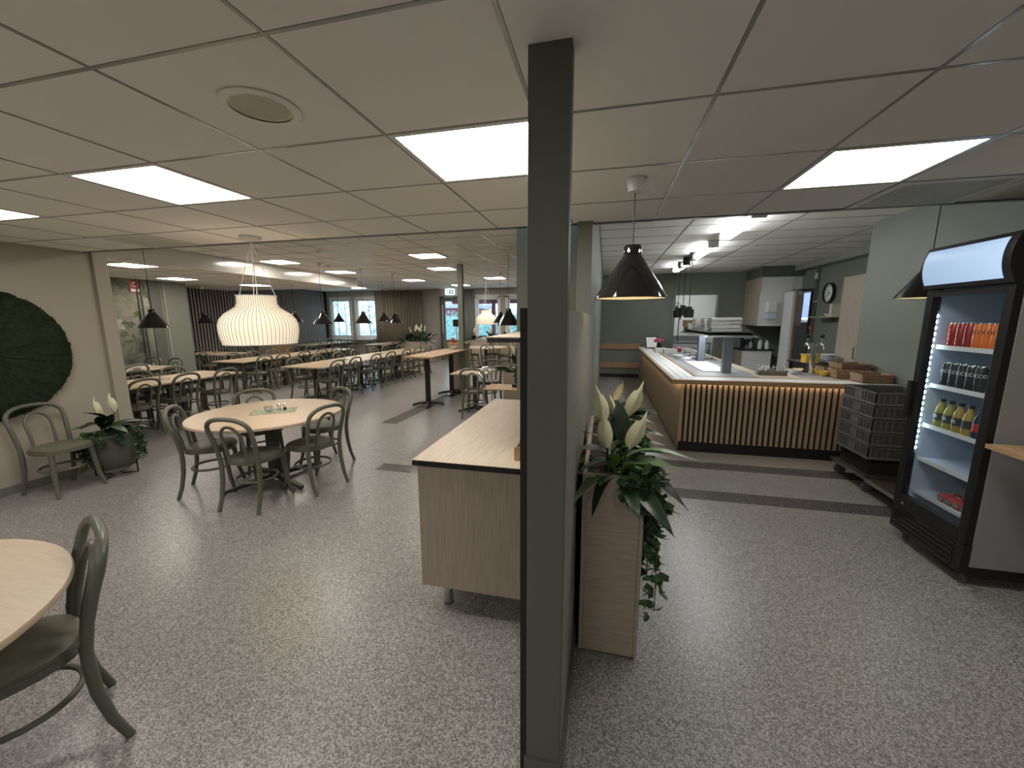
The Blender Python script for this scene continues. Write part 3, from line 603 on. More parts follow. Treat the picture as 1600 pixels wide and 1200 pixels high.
for sx, sy in ((-.23, -.74), (-.23, .74), (.25, -.74), (.25, .74), (-.23, 0)):
    l = obj('leg', MB().lathe([(.024, .0), (.028, .01), (.028, .155)], 20, capb=True), 'steel', t, (sx, sy, 0)); obj('foot_cap', MB().lathe([(.029, 0), (.029, .012)], 20, capt=True), 'rubber', l)
t = thing('wall_shelf', 'white shelf with black edge fixed to the partition above the sideboard', 'shelf', (-.44, 2.65, 1.57))
obj('board', B(-.18, .188, -.60, .60, .006, .012), 'oak_light_y', t); obj('edge_band', B(-.18, .188, -.60, .60, -.018, .006), 'black', t)
obj('bracket', MB().prism([(0, 0), (.19, 0), (.19, .012), (0, .012)], -.13, -.018), 'steel_blue', t, (0, -.3, 0))
o = obj('cup', MB().lathe([(.001, .001), (.030, .001), (.038, .12), (.035, .12), (.028, .006), (.001, .005)], 24), 'cream_gloss'); o.location = (-.345, 2.32, 1.582); tag(o, 'tall cream cup on the partition shelf', 'cup')
def open_tray(name, x0, x1, y0, y1, z, h, m, label, cat, parts=None, th=.009):
    t = thing(name, label, cat, ((x0+x1)/2, (y0+y1)/2, z)); a, b = (x1-x0)/2, (y1-y0)/2
    obj('base', B(-a, a, -b, b, 0, th), m, t)
    for q in (B(-a, a, -b, -b+th, th, h), B(-a, a, b-th, b, th, h), B(-a, -a+th, -b+th, b-th, th, h), B(a-th, a, -b+th, b-th, th, h)): obj('side', q, m, t)
    return t
open_tray('wooden_tray', -.455, -.29, 1.98, 2.12, .92, .075, 'oak_honey', 'low wooden box nearest the post on the sideboard', 'box')
open_tray('wooden_tray', -.43, -.29, 2.14, 2.36, .92, .11, 'oak_honey', 'taller wooden box behind the low one on the sideboard', 'box')
open_tray('wicker_basket', -.43, -.29, 2.42, 2.70, .92, .12, 'wicker', 'small wicker basket at the back of the sideboard', 'basket')
for k in range(3):
    o = obj('napkin_roll', MB().tube([(0, -.05, 0), (0, .05, 0)], .012, 10), 'white_matt', None, (-.41+k*.035, 2.05, .943), .2); tag(o, '%s small white roll in the low wooden box' % ['left', 'middle', 'right'][k], 'napkin', 'rolls in the low box')
# ================================================================ PLANTS
def leaf_mesh(L, Wd, curl, m, fold=.25, n=9):
    mb = MB(); rows = []
    for i in range(n+1):
        t = i/n; wdt = Wd*1.2*math.sin(PI*min(1, t*.97+.03))**.8*(1-.25*t)*(.9 if t < .97 else .2)
        x = L*t; z = -curl*L*t*t
        rows.append([mb.bm.verts.new((x, s*wdt, z + fold*abs(s)*wdt + .006*math.sin(9*t+2*s))) for s in (-1, -.5, 0, .5, 1)])
    for A, Bq in zip(rows, rows[1:]):
        for k in range(4): mb.bm.faces.new((A[k], A[k+1], Bq[k+1], Bq[k])).smooth = True
    return mb.mesh('leaf', m)
LEAVES = {m: [leaf_mesh(.30, .055, .5, m), leaf_mesh(.36, .065, .75, m), leaf_mesh(.26, .06, .25, m)] for m in ('leaf', 'leaf_dark', 'leaf_pale', 'leaf_lime')}
def spathe_mesh():
    mb = MB(); rows = []; n = 10
    for i in range(n+1):
        t = i/n; wdt = .040*math.sin(PI*min(1, t*1.0+.04)**.8)**.9 if t < .8 else .012*(1-t)/.2+.001
        rows.append([mb.bm.verts.new((.205*t, s*wdt, .035*s*s*(1 if t < .8 else .1) + .03*t*t + .03*t**4*2)) for s in (-1, -.5, 0, .5, 1)])
    for A, Bq in zip(rows, rows[1:]):
        for k in range(4): mb.bm.faces.new((A[k], A[k+1], Bq[k+1], Bq[k])).smooth = True
    return mb.mesh('flower', 'spathe')
SPATHE = spathe_mesh()
def ivy_mesh(m='ivy'):
    mb = MB(); P_ = [(0, 0), (.012, .018), (.03, .014), (.028, .002), (.05, 0), (.028, -.002), (.03, -.014), (.012, -.018)]
    c = mb.bm.verts.new((.018, 0, -.004)); vs = [mb.bm.verts.new((x*.95, y*1.25, .004*(abs(y) > .01))) for x, y in P_]
    for k in range(8): mb.bm.faces.new((c, vs[k], vs[(k+1) % 8]))
    return mb.mesh('ivy_leaf', m)
IVY = ivy_mesh()
def orient(loc, az, el, roll=0, s=1.0):
    return Matrix.Translation(loc) @ Matrix.Rotation(az, 4, 'Z') @ Matrix.Rotation(-el, 4, 'Y') @ Matrix.Rotation(roll, 4, 'X') @ Matrix.Scale(s, 4)
def peace_lily(t, base, nleaf, nflow, R_, s=1.0, spread=(.1, .1), rnd=None, pal=('leaf', 'leaf_dark', 'leaf'), hgt=1.0, keep_right=False):
    rnd = rnd or random.Random(5)
    for k in range(nleaf):
        az = 2*PI*k/nleaf*2.62+rnd.uniform(-.3, .3)
        if keep_right and math.cos(az) < -.15: az = PI-az
        el = rnd.uniform(.15, 1.15)
        me = rnd.choice(LEAVES[rnd.choice(pal)])
        bx = base[0]+rnd.uniform(-spread[0], spread[0]); by = base[1]+rnd.uniform(-spread[1], spread[1])
        st = .10*s*rnd.uniform(.4, 1.6)*hgt
        p = Vector((bx+math.cos(az)*.03*s, by+math.sin(az)*.03*s, base[2]+st*math.sin(el)+.01))
        lf = link('leaf', me, t, mtx=orient(p, az, el, rnd.uniform(-.4, .4), s*rnd.uniform(.75, 1.15)))
    for k in range(nflow):
        az = rnd.uniform(0, 6.28); d = rnd.uniform(.2, 1)
        x, y = base[0]+spread[0]*d*math.cos(az), base[1]+spread[1]*d*math.sin(az); h = s*rnd.uniform(.20, .34)*hgt
        st = obj('flower_stem', MB().tube([(base[0]*.3+x*.7, base[1]*.3+y*.7, base[2]), (x, y, base[2]+h)], .004*s, 5), 'stem', t)
        link('flower', SPATHE, t, mtx=orient((x, y, base[2]+h-.01), az, 1.1+rnd.uniform(-.25, .3), rnd.uniform(-1, 1), s))
def ivy_vine(t, pts, rnd, n=22, w=.03, s=1.0):
    P_ = [Vector(p) for p in pts]
    obj('vine', MB().tube(P_, .0025, 4), 'stem', t)
    seg = len(P_)-1
    for k in range(n):
        u = (k+rnd.random())/n*seg; i = min(int(u), seg-1); q = P_[i].lerp(P_[i+1], u-i) + Vector((rnd.uniform(-w, w), rnd.uniform(-w, w), rnd.uniform(-w, w)))
        link('ivy_leaf', IVY, t, mtx=orient(q, rnd.uniform(0, 6.28), rnd.uniform(-1.4, .3), rnd.uniform(-.8, .8), s*rnd.uniform(1.0, 1.9)))
def box_planter(name, label, x0, x1, y0, y1, h, mside='ash_h'):
    t = thing(name, label, 'planter', ((x0+x1)/2, (y0+y1)/2, 0)); a, b = (x1-x0)/2, (y1-y0)/2; th = .019
    obj('side_panel', B(-a, -a+th, -b, b, .012, h, bev=.001), mside, t); obj('side_panel', B(a-th, a, -b, b, .012, h, bev=.001), mside, t)
    obj('end_panel', B(-a+th+.001, a-th-.001, -b+.002, -b+th, .012, h-.001), mside, t); obj('end_panel', B(-a+th+.001, a-th-.001, b-th, b-.002, .012, h-.001), mside, t)
    obj('plinth', B(-a+.01, a-.01, -b+.01, b-.01, 0, .03), 'black_matt', t)
    obj('soil', B(-a+th, a-th, -b+th, b-th, h-.12, h-.05), 'soil', t)
    return t
rn = random.Random(11)
t = box_planter('planter_box', 'tall pale wood planter with white lilies and trailing ivy, right of the post', -.08, .205, 1.80, 2.95, .955)
HP = .905
for (x, y, z, az, el, rl, s, m, i) in [(.02, -.49, .02, 4.0, .25, .5, .66, 'leaf_dark', 1), (.0, -.50, .02, 3.9, .45, .3, .7, 'leaf_pale', 1), (0, -.42, .12, 3.2, 1.0, 0, .55, 'leaf_pale', 0), (.02, -.45, .06, 3.9, .75, .2, .62, 'leaf', 1), (.04, -.47, .10, .15, .62, -.2, .85, 'leaf_pale', 1), (.04, -.50, .08, 5.9, .55, .3, .72, 'leaf_pale', 0), (.05, -.44, .08, .5, .5, .1, .7, 'leaf', 1),
                                       (.0, -.50, .06, 4.6, 1.0, .1, .62, 'leaf_lime', 2), (.03, -.52, .05, 5.9, .55, .4, .62, 'leaf_lime', 2), (.03, -.38, .16, 1.6, 1.35, .2, .8, 'leaf_dark', 2), (.05, -.50, 0, 5.3, .2, .2, .75, 'leaf', 1), (.06, -.42, .04, 5.7, .3, 0, .75, 'leaf_dark', 1), (-.0, -.36, .05, 2.0, .9, 0, .7, 'leaf', 0), (-.02, -.50, .03, 4.4, .3, .3, .7, 'leaf', 2), (.04, -.54, 0, 5.0, .2, 0, .7, 'leaf', 0), (-.02, -.48, .10, 4.1, .95, -.3, .6, 'leaf_dark', 1)]:
    link('leaf', LEAVES[m][i], t, mtx=orient((x, y, HP+z), az, el, rl, s))
peace_lily(t, (.01, -.12, HP), 20, 0, .2, .62, (.06, .26), rn, keep_right=True); peace_lily(t, (.01, .35, HP), 12, 2, .2, .7, (.05, .15), rn, keep_right=True)
for (x, y, h, az, el, rl, s) in [(-.035, -.53, .17, 4.3, 1.30, .5, .9), (-.045, -.40, .27, 4.0, 1.25, .9, .9), (.06, -.36, .30, 5.3, 1.0, -.7, .9), (.06, -.50, .17, 5.6, 1.05, -.9, .95)]:
    obj('flower_stem', MB().tube([(x*.4, y+.03, HP-.02), (x, y, HP+h)], .006, 6), 'stem', t); link('flower', SPATHE, t, mtx=orient((x, y, HP+h-.02), az, el, rl, s))
for k in range(15):
    y0 = -.55+k*.06; d = [.62, .30, .52, .40, .34, .5][k % 6]*(1 if k < 8 else .75)
    ivy_vine(t, [(.05, y0, HP+.03), (.12, y0-.01, HP+.09), (.17, y0-.02, HP+.05), (.185+rn.uniform(0, .04), y0-.03, HP-d*.4), (.165+rn.uniform(0, .05), y0-.02+rn.uniform(-.03, .03), HP-d)], rn, int(28+80*d), .032)
for k in range(6): ivy_vine(t, [(.03+.01*k, -.5+.02*k, HP+.03), (.07+.02*k, -.56, HP+.06), (.07+.022*k, -.595, HP-.03-.02*k)], rn, 14, .022)
for k in range(3): ivy_vine(t, [(-.10, -.48+k*.08, HP+.03), (-.145, -.49+k*.08, HP+.02), (-.152, -.50+k*.08, HP-.18-.1*k)], rn, 14, .006)
# pot on wire stand by the wall
t = thing('potted_plant', 'white lilies in a grey green pot on a wire stand by the left wall', 'plant', (-5.18, 3.02, 0))
obj('pot', MB().lathe([(.001, .10), (.16, .10), (.19, .13), (.215, .26), (.215, .44), (.222, .475), (.205, .475), (.20, .44), (.001, .43)], 32), 'pot', t)
obj('soil', MB().lathe([(.001, .455), (.18, .45)], 24), 'soil', t)
for k in range(4):
    a = k*PI/2+.5; b = a+PI
    obj('stand_leg', MB().tube([(.19*math.cos(a), .19*math.sin(a), .25), (.19*math.cos(a), .19*math.sin(a), .012), (.05*math.cos(a), .05*math.sin(a), .012)], .009, 6), 'black', t)
rn2 = random.Random(4)
peace_lily(t, (0, 0, .47), 15, 0, .2, .85, (.08, .08), rn2, ('leaf', 'leaf_dark'), keep_right=True)
for x, y, h, az in [(-.03, -.05, .22, 4.9), (.06, .03, .25, 5.3)]:
    obj('flower_stem', MB().tube([(x*.4, y*.4, .45), (x, y, .46+h)], .005, 6), 'stem', t); link('flower', SPATHE, t, mtx=orient((x, y, .46+h-.02), az, 1.15, .2, 1.0))
for k, a in enumerate((-2.3, -2.0, -1.75, -1.5, .35, .6, .85, 1.1, 1.35, -.9, -.3)):
    d = .30 if k < 9 else .08
    ivy_vine(t, [(.1*math.cos(a), .1*math.sin(a), .48), (.21*math.cos(a), .21*math.sin(a), .49), (.232*math.cos(a), .232*math.sin(a), .46-d*.4), (.225*math.cos(a), .225*math.sin(a), .46-d)], rn2, 20 if k < 9 else 12, .02)
# far planters
t = box_planter('planter_box', 'pale wood planter box with lilies in front of the brown curtain', -7.2, -6.50, 13.0, 14.6, .86)
peace_lily(t, (0, -.4, .8), 26, 3, .3, 1.35, (.25, .35), random.Random(8), ('leaf_dark', 'leaf')); peace_lily(t, (0, .35, .8), 22, 3, .3, 1.35, (.25, .35), random.Random(9), ('leaf_dark', 'leaf'))
t = box_planter('planter_box', 'long pale wood planter box under the far right windows', -5.15, -2.4, 13.95, 14.4, .88)
for k in range(4): peace_lily(t, (-1.05+k*.68, 0, .82), 11, 1, .3, 1.35, (.14, .1), random.Random(20+k), ('leaf_dark', 'leaf'))
t = box_planter('planter_box', 'pale wood planter with dark lilies behind the chrome trolley', -1.86, -1.25, 7.2, 7.75, .66)
peace_lily(t, (0, -.05, .6), 26, 1, .3, 1.5, (.16, .14), random.Random(31), ('leaf_dark', 'leaf'))
for k in range(4): ivy_vine(t, [(-.05+.08*k, -.2, .64), (-.05+.08*k, -.29, .64), (-.04+.08*k, -.30, .35)], rn2, 22, .03, 1.3)
# ================================================================ MOSS CIRCLE
def moss():
    mb = MB(); n = 120; rnd = random.Random(2); R_ = .62; cy, cz = 2.40, 1.36
    rings = []
    for r, x in ((.02, .06), (.2, .062), (.4, .06), (.55, .055), (.60, .04), (.605, 0)):
        rings.append([])
        for k in range(n):
            a = 2*PI*k/n; rr_ = r*(1+(.018*noise.noise((math.cos(a)*9, math.sin(a)*9, 1))+.012*rnd.uniform(-1, 1) if r > .5 else 0))*R_/.6
            rings[-1].append(mb.bm.verts.new((XL+.003+x+.008*rnd.uniform(-1, 1)*(x > 0), cy+rr_*math.cos(a), cz+rr_*math.sin(a))))
    for A, Bq in zip(rings, rings[1:]):
        for k in range(n): mb.bm.faces.new((A[k], A[(k+1) % n], Bq[(k+1) % n], Bq[k])).smooth = True
    t = thing('moss_disc', 'large round dark green moss disc hung on the left wall', 'wall decor', (0, 0, 0)); obj('backing_disc', mb, 'moss', t)
    tf = MB()
    for _ in range(9000):
        r = R_*math.sqrt(rnd.random()); a = 2*PI*rnd.random(); y, z = cy+r*math.cos(a), cz+r*math.sin(a); x = XL+.055; q = .012
        d1 = Vector((rnd.uniform(.4, 1)*.02, rnd.uniform(-q, q), rnd.uniform(-q, q)))
        tf.bm.faces.new([tf.bm.verts.new(v) for v in ((x, y-.005, z), (x, y+.005, z+rnd.uniform(-.005, .005)), (x+d1.x, y+d1.y, z+d1.z))])
    o = obj('moss_tufts', tf, 'moss', t); o['kind'] = 'stuff'
moss()
# ================================================================ CURTAINS, EXIT SIGN, HALL DETAILS
def curtain(label, x0, x1, y, m, amp=.035, per=.125, z0=.03, z1=ZH-.01):
    mb = MB(); n = int((x1-x0)/per*8); lo = []; hi = []; rnd = random.Random(int(abs(x0)*100))
    ph = 0; P_ = []
    for k in range(n+1):
        ph += 2*PI/8*rnd.uniform(.8, 1.2); x = x0+(x1-x0)*k/n
        P_.append((x, y+amp*math.sin(ph)*rnd.uniform(.75, 1.1)))
    for off in (0, .004):
        pass
    lo = [mb.bm.verts.new((x, yy, z0)) for x, yy in P_]; hi = [mb.bm.verts.new((x, y+(yy-y)*.7, z1)) for x, yy in P_]
    for k in range(n): mb.bm.faces.new((lo[k], lo[k+1], hi[k+1], hi[k])).smooth = True
    t = thing('curtain', label, 'curtain', (0, 0, 0)); o = obj('fabric', mb, m, t); mod = o.modifiers.new('thick', 'SOLIDIFY'); mod.thickness = .006
    obj('rail', B(x0-.03, x1+.03, y-.02, y+.02, z1-.03, z1), 'white', t)
curtain('long brown pleated curtain on the back wall between window and door', -9.45, -7.28, 15.08, 'curtain')
curtain('narrow grey brown curtain right of the glazed door', -5.58, -5.08, 15.08, 'curtain_grey')
t = thing('exit_sign', 'lit emergency exit sign above the glazed door', 'sign', (-6.07, 15.05, 2.72)); obj('housing', B(-.19, .19, 0, .05, -.11, .11, bev=.005), 'exit_white', t)
obj('pictogram_field', B(-.02, .16, -.004, 0, -.08, .08), 'exit_green', t)
obj('arrow', MB().prism([(-.03, .05), (.03, .05), (.03, 0), (.055, 0), (0, -.055), (-.055, 0), (-.03, 0)], 0, .003), 'exit_white', t).matrix_local = Matrix.Translation((.075, -.004, 0)) @ Matrix.Rotation(PI/2, 4, 'X')
obj('running_figure', MB().prism([(-.02, .06), (.0, .07), (.012, .05), (.005, .03), (.04, .02), (.04, .01), (.008, .012), (.012, -.01), (.04, -.04), (.03, -.05), (0, -.02), (-.03, -.06), (-.04, -.05), (-.015, -.005), (-.02, .02), (-.045, .0), (-.05, .008), (-.02, .04)], 0, .003), 'exit_green', t).matrix_local = Matrix.Translation((-.1, -.001, 0)) @ Matrix.Rotation(PI/2, 4, 'X')
t = thing('slim_post', 'slim square green post rising from floor to ceiling in the hall', 'post', (-3.13, 8.40, 0)); obj('shaft', B(-.055, .055, -.055, .055, 0, ZH, bev=.004), 'sage', t); obj('base_collar', B(-.065, .065, -.065, .065, 0, .06), 'sage_dark', t)
t = thing('serving_stand', 'grey wood box stand behind the high table', 'stand', (-3.32, 8.62, 0)); obj('box', B(-.18, .24, -.13, .15, .05, 1.10, bev=.004), 'ash_z', t); obj('plinth', B(-.16, .22, -.11, .13, 0, .05), 'black', t); obj('top_board', B(-.20, .26, -.15, .17, 1.10, 1.125), 'oak_honey', t)
t = thing('red_jar', 'small red jar on the box stand behind the high table', 'jar', (-3.42, 8.60, 1.125)); obj('body', MB().lathe([(.001, 0), (.045, 0), (.05, .03), (.04, .08), (.001, .081)], 16), 'red', t); obj('lid', MB().lathe([(.042, .08), (.042, .11), (.001, .112)], 16), 'wood_bowl', t)
t = thing('fruit_tray', 'yellow tray on the box stand behind the high table', 'tray', (-3.19, 8.58, 1.125)); obj('dish', B(-.08, .08, -.06, .06, 0, .035, bev=.012), 'yellow', t); obj('fruit', MB().lathe([(.001, .03), (.03, .04), (.03, .07), (.001, .08)], 12), 'yellow', t)
t = thing('table_lamp', 'black drum shaded lamp seen against the glazed door', 'lamp', (-3.36, 8.68, 1.125)); obj('foot', MB().lathe([(.001, 0), (.05, 0), (.05, .01), (.001, .012)], 16), 'black', t); obj('stem', MB().tube([(0, 0, .01), (0, 0, .42)], .008, 6), 'red', t)
obj('shade', MB().lathe([(.078, .37), (.08, .37), (.075, .53), (.073, .53)], 24).lathe([(.076, .372), (.072, .53)], 24), 'black_matt', t)
o = obj('bowl', MB().lathe([(.001, 0), (.04, 0), (.065, .03), (.07, .055), (.066, .055), (.06, .032), (.001, .008)], 20), 'ceramic', None, (-3.3, 8.32, .998)); tag(o, 'white bowl at the far end of the high table', 'bowl')
# table setting on the round table
t = thing('place_mat', 'green leaf patterned square mat on the round table', 'mat', (RT[0]+.02, RT[1]+.04, .730), .62); obj('cloth', B(-.21, .21, -.13, .13, 0, .002), 'placemat', t)
def shaker(x, y, z, label, m):
    t = thing('shaker', label, 'shaker', (x, y, z)); obj('jar', MB().lathe([(.001, 0), (.018, 0), (.016, .05), (.012, .055)], 12), 'drink_glass', t); obj('cap', MB().lathe([(.017, .05), (.017, .068), (.001, .075)], 12), 'chrome', t); obj('fill', MB().lathe([(.001, .003), (.014, .003), (.013, .035), (.001, .036)], 10), m, t)
shaker(RT[0]+.06, RT[1]+.07, .733, 'salt shaker with chrome cap on the round table', 'white'); shaker(RT[0]+.10, RT[1]+.10, .733, 'pepper shaker with chrome cap on the round table', 'black')
t = thing('candle_glass', 'low clear tea light glass on the round table', 'candle', (RT[0]-.03, RT[1]+.02, .733)); obj('glass_bowl', MB().lathe([(.001, 0), (.035, 0), (.045, .05), (.042, .05), (.032, .006), (.001, .005)], 20), 'drink_glass', t); obj('candle', MB().lathe([(.001, .006), (.02, .006), (.02, .025), (.001, .026)], 12), 'white_matt', t)
k = 0
for x, y, n in [(-5.9, 8.0, 'nearest part of the middle long row'), (-5.9, 9.6, 'middle of the middle long row'), (-5.85, 10.9, 'far part of the middle long row'), (-8.3, 9.6, 'second long row'), (-6.9, 4.75, 'short row by the pilaster'), (-10.8, 9.0, 'slatted wall table'), (-10.8, 13.6, 'left window row'), (-8.3, 14.0, 'curtain row'), (-3.9, 12.75, 'far round table')]:
    t = thing('condiment_set', 'small condiment set on the ' + n, 'condiments', (x, y, .730), 0, 'condiment sets on the tables'); obj('jar', MB().lathe([(.001, 0), (.03, 0), (.034, .055), (.001, .056)], 12), 'drink_glass', t, (-.04, 0, 0)); obj('shaker', MB().lathe([(.001, 0), (.018, 0), (.016, .06), (.001, .075)], 10), 'steel', t, (.03, .01, 0)); obj('napkins', B(-.05, .05, -.05, .05, 0, .012), 'yellow' if 'window' in n or 'curtain' in n else 'placemat', t, (0, .09, 0))
for (x, y, w_, h_, n) in [(-8.75, 5.05, .30, .015, 'white paper sheets lying on the wallpaper table'), (-9.0, 5.9, .22, .05, 'folded white cloth on the wallpaper table')]:
    t = thing('paper_pile', n, 'paper', (x, y, .73), .3); obj('sheet', B(-w_/2, w_/2, -.1, .1, 0, h_/2), 'white_matt', t); obj('sheet', B(-w_/2+.02, w_/2, -.09, .1, h_/2, h_), 'white_matt', t, rz=.08)
t = thing('mug', 'white mug on the wallpaper table', 'mug', (-9.1, 5.55, .73)); obj('body', MB().lathe([(.001, 0), (.04, 0), (.042, .10), (.038, .10), (.036, .008), (.001, .006)], 18), 'ceramic', t); obj('handle', MB().tube([(.04, 0, .02), (.07, 0, .035), (.07, 0, .07), (.04, 0, .085)], .007, 6), 'ceramic', t)
t = thing('storage_cabinet', 'brown wood cabinet with a beige side against the slatted wall', 'cabinet', (-11.5, 11.9, 0)); obj('body', B(-.28, .26, -.5, .5, .08, 1.0), 'beige_wall', t); obj('plinth', B(-.26, .24, -.48, .48, 0, .08), 'black', t); dd = obj('door', B(.26, .28, -.49, -.005, .1, .98), 'oak_rail', t); obj('knob', MB().lathe([(.001, 0), (.012, 0), (.012, .02)], 10, capt=True), 'steel', dd, (.28, -.05, .55)); obj('door', B(.26, .28, .005, .49, .1, .98), 'oak_rail', t)
t = thing('alarm_sign', 'red fire hose sign high on the floral wallpaper', 'sign', (-10.383, 6.95, 2.44)); obj('plate', B(0, .006, -.10, .10, -.17, .10), 'red', t)
obj('hose_reel_symbol', MB().tube([(.009, .045*math.cos(2*PI*k/20), .02+.045*math.sin(2*PI*k/20)) for k in range(20)], .012, 6, closed=True), 'white', t); obj('text_band', B(.006, .008, -.085, .085, -.14, -.08), 'white', t)
# chrome trolley
t = thing('chrome_trolley', 'chrome tube trolley with wooden shelves behind the sideboard', 'trolley', (-1.42, 5.9, 0))
for sx in (-.36, .36):
    for sy in (-.22, .22): 
        obj('post', MB().tube([(sx, sy, .06), (sx, sy, .86)], .013, 8), 'chrome', t)
        obj('wheel', MB().tube([(sx-.012, sy, .04), (sx+.012, sy, .04)], .04, 14), 'rubber', t)
obj('handle', MB().tube([(-.36, -.22, .80), (-.40, -.22, .90), (-.38, -.18, .93), (0, -.05, .98), (.36, .1, .93), (.40, .22, .86)], .017, 8), 'chrome', t)
obj('handle', MB().tube([(-.36, .22, .78), (-.44, .22, .86), (-.44, -.22, .86), (-.36, -.22, .78)], .017, 8), 'chrome', t)
for z in (.25, .60): obj('shelf', B(-.37, .37, -.24, .24, z, z+.022, bev=.004), 'oak_honey', t)
t = thing('coffee_brewer', 'tall black coffee machine on the chrome trolley', 'coffee machine', (-1.25, 5.97, .622)); obj('tower', B(-.09, .12, -.06, .12, 0, .60, bev=.01), 'black', t); obj('base', B(-.13, .12, -.12, .12, 0, .05, bev=.01), 'black', t); obj('tap', MB().tube([(-.09, 0, .30), (-.14, 0, .30), (-.14, 0, .26)], .012, 8), 'chrome', t)
# ================================================================ EXTERIOR (seen through the panes)
struct('ground_outside', B(-60, 40, 15.4, 90, -.6, -.5), 'snow', 'pale snowy ground outside')
def bare_tree(x, y, h, seed, label):
    rnd = random.Random(seed); t = thing('bare_tree', label, 'tree', (x, y, -.5), 0, 'trees outside'); obj('trunk', MB().tube([(0, 0, 0), (.05, 0, h*.3), (0, .05, h*.6), (.05, 0, h)], [.05, .04, .025, .008], 7), 'bark', t)
    br = MB()
    for k in range(70):
        z = h*rnd.uniform(.12, .95); a = rnd.uniform(0, 6.28); L = rnd.uniform(.6, 1.6)*(1.2-z/h*.6)
        p0 = Vector((.03, .02, z)); p1 = p0+Vector((math.cos(a)*L*.5, math.sin(a)*L*.5, L*.35)); p2 = p0+Vector((math.cos(a+.2)*L, math.sin(a+.2)*L, L*rnd.uniform(.3, .9)))
        br.tube([p0, p1, p2], [.014, .009, .003], 4)
        for _ in range(2):
            q = p1+Vector((rnd.uniform(-.5, .5), rnd.uniform(-.5, .5), rnd.uniform(.1, .6))); br.tube([p1, q], [.01, .003], 3)
    o = obj('branches', br, 'bark', t); o['kind'] = 'stuff'
for k, (x, y, h, n) in enumerate([(-14.2, 19.0, 4.2, 'bare tree outside the leftmost window'), (-13.4, 21.8, 4.6, 'bare tree outside between the two left windows'), (-11.9, 18.4, 3.6, 'small bare tree outside the second window'), (-17.0, 23.5, 5.0, 'taller bare tree behind the leftmost window')]): bare_tree(x, y, h, k, n)
def house(label, x, y, wx, wy, h, m, cat='building'):
    t = thing('house', label, cat, (x, y, -.5)); obj('wall', B(-wx/2, wx/2, -wy/2, wy/2, 0, h), m, t)
    r = MB(); a = wx/2+.3; b = wy/2+.3
    v = [r.bm.verts.new(p) for p in ((-a, -b, h), (a, -b, h), (a, b, h), (-a, b, h), (-a, 0, h+1.6), (a, 0, h+1.6))]
    for q in ((0, 1, 5, 4), (2, 3, 4, 5), (0, 4, 3), (1, 2, 5), (3, 2, 1, 0)): r.bm.faces.new([v[i] for i in q])
    obj('roof', r, 'ext_wall', t)
    for k in range(3):
        wd = obj('window_frame', B(-.5, .5, -.03, .03, -.6, .6), 'white', t, (-wx/3+k*wx/3, -wy/2-.02, h*.55)); obj('pane', B(-.42, .42, -.045, -.03, -.52, .52), 'blue_cola', wd)
house('red wooden house outside the second window', -13.5, 33, 6, 5, 3.0, 'paint_red_ext')
t = thing('porch', 'red painted porch posts and beam outside the glazed door', 'porch', (-5.6, 18.2, -.5))
for k in range(4): obj('porch_post', B(-.08, .08, -.08, .08, 0, 3.0), 'paint_red_ext', t, (-1.1+k*1.55, 0, 0))
obj('beam', B(-1.6, 4.2, -.1, .1, 2.86, 3.05), 'paint_red_ext', t); obj('porch_roof', B(-1.8, 4.4, -2.6, .5, 3.05, 3.12), 'ext_wall', t)
t = thing('hedge', 'pale green hedge outside the far right windows', 'hedge', (-4.6, 24, -.5)); hb = MB(); rnd = random.Random(6)
for _ in range(2600):
    p = Vector((rnd.uniform(-6, 6), rnd.uniform(-.8, .8), rnd.uniform(0, 2.7))); d1 = Vector((rnd.uniform(-.2, .2), rnd.uniform(-.2, .2), rnd.uniform(-.2, .2))); d2 = Vector((rnd.uniform(-.2, .2), rnd.uniform(-.2, .2), rnd.uniform(-.2, .2)))
    hb.bm.faces.new([hb.bm.verts.new(q) for q in (p, p+d1, p+d2)])
o = obj('foliage', hb, 'ext_green', t); o['kind'] = 'stuff'; obj('stem_mass', B(-6, 6, -.5, .5, 0, 2.3, bev=.2), 'ext_green', t)
# ================================================================ SERVING COUNTER
CX, CY, CZ = .94, 5.19, .92
t = thing('serving_counter', 'long serving counter with slatted oak front and lit top edge', 'counter', (0, 0, 0))
obj('carcass', B(CX+.03, 3.23, CY+.04, 6.15, .0, .88).box(CX+.03, 2.05, 6.15, 10.85, 0, .88), 'black_matt', t)
obj('plinth', B(CX+.012, 3.235, CY+.012, CY+.05, 0, .125), 'black', t)
sm = MB().box(-.0165, .0165, 0, .020, .125, .862, bev=.001).mesh('slat', 'oak_slat')
n = 37
for k in range(n): link('slat', sm, t, (CX+.03+k*(3.2-CX)/n, CY+.016, 0))
pm = MB().box(0, .02, -.0965, .0965, .03, .862, bev=.0015).mesh('plank', 'oak_slat')
for k in range(29): link('side_plank', pm, t, (CX+.005, CY+.14+k*.195, 0))
obj('corner_post', B(CX+.004, CX+.022, CY+.012, CY+.042, .03, .862), 'oak_slat', t)
e = .115
obj('edge_band', B(CX-e, 3.235, CY-.03, CY-.004, .868, CZ+.004, bev=.005).box(CX-e, 3.235, CY-.004, CY+.03, .892, CZ+.004).box(CX-e, CX-e+.03, CY+.03, 10.95, .868, CZ+.004, bev=.005).box(CX-e+.03, CX-e+.05, CY+.03, 10.95, .892, CZ+.004), 'oak_honey', t)
obj('edge_band', B(CX+.255, 3.235, CY+.31, CY+.345, .89, CZ+.006, bev=.004).box(CX+.225, CX+.26, CY+.31, 10.95, .89, CZ+.006, bev=.004), 'oak_honey', t)
obj('rail_bed', B(CX-e+.05, 3.235, CY+.03, CY+.31, .892, CZ-.012).box(CX-e+.05, CX+.225, CY+.31, 10.95, .892, CZ-.012), 'black', t)
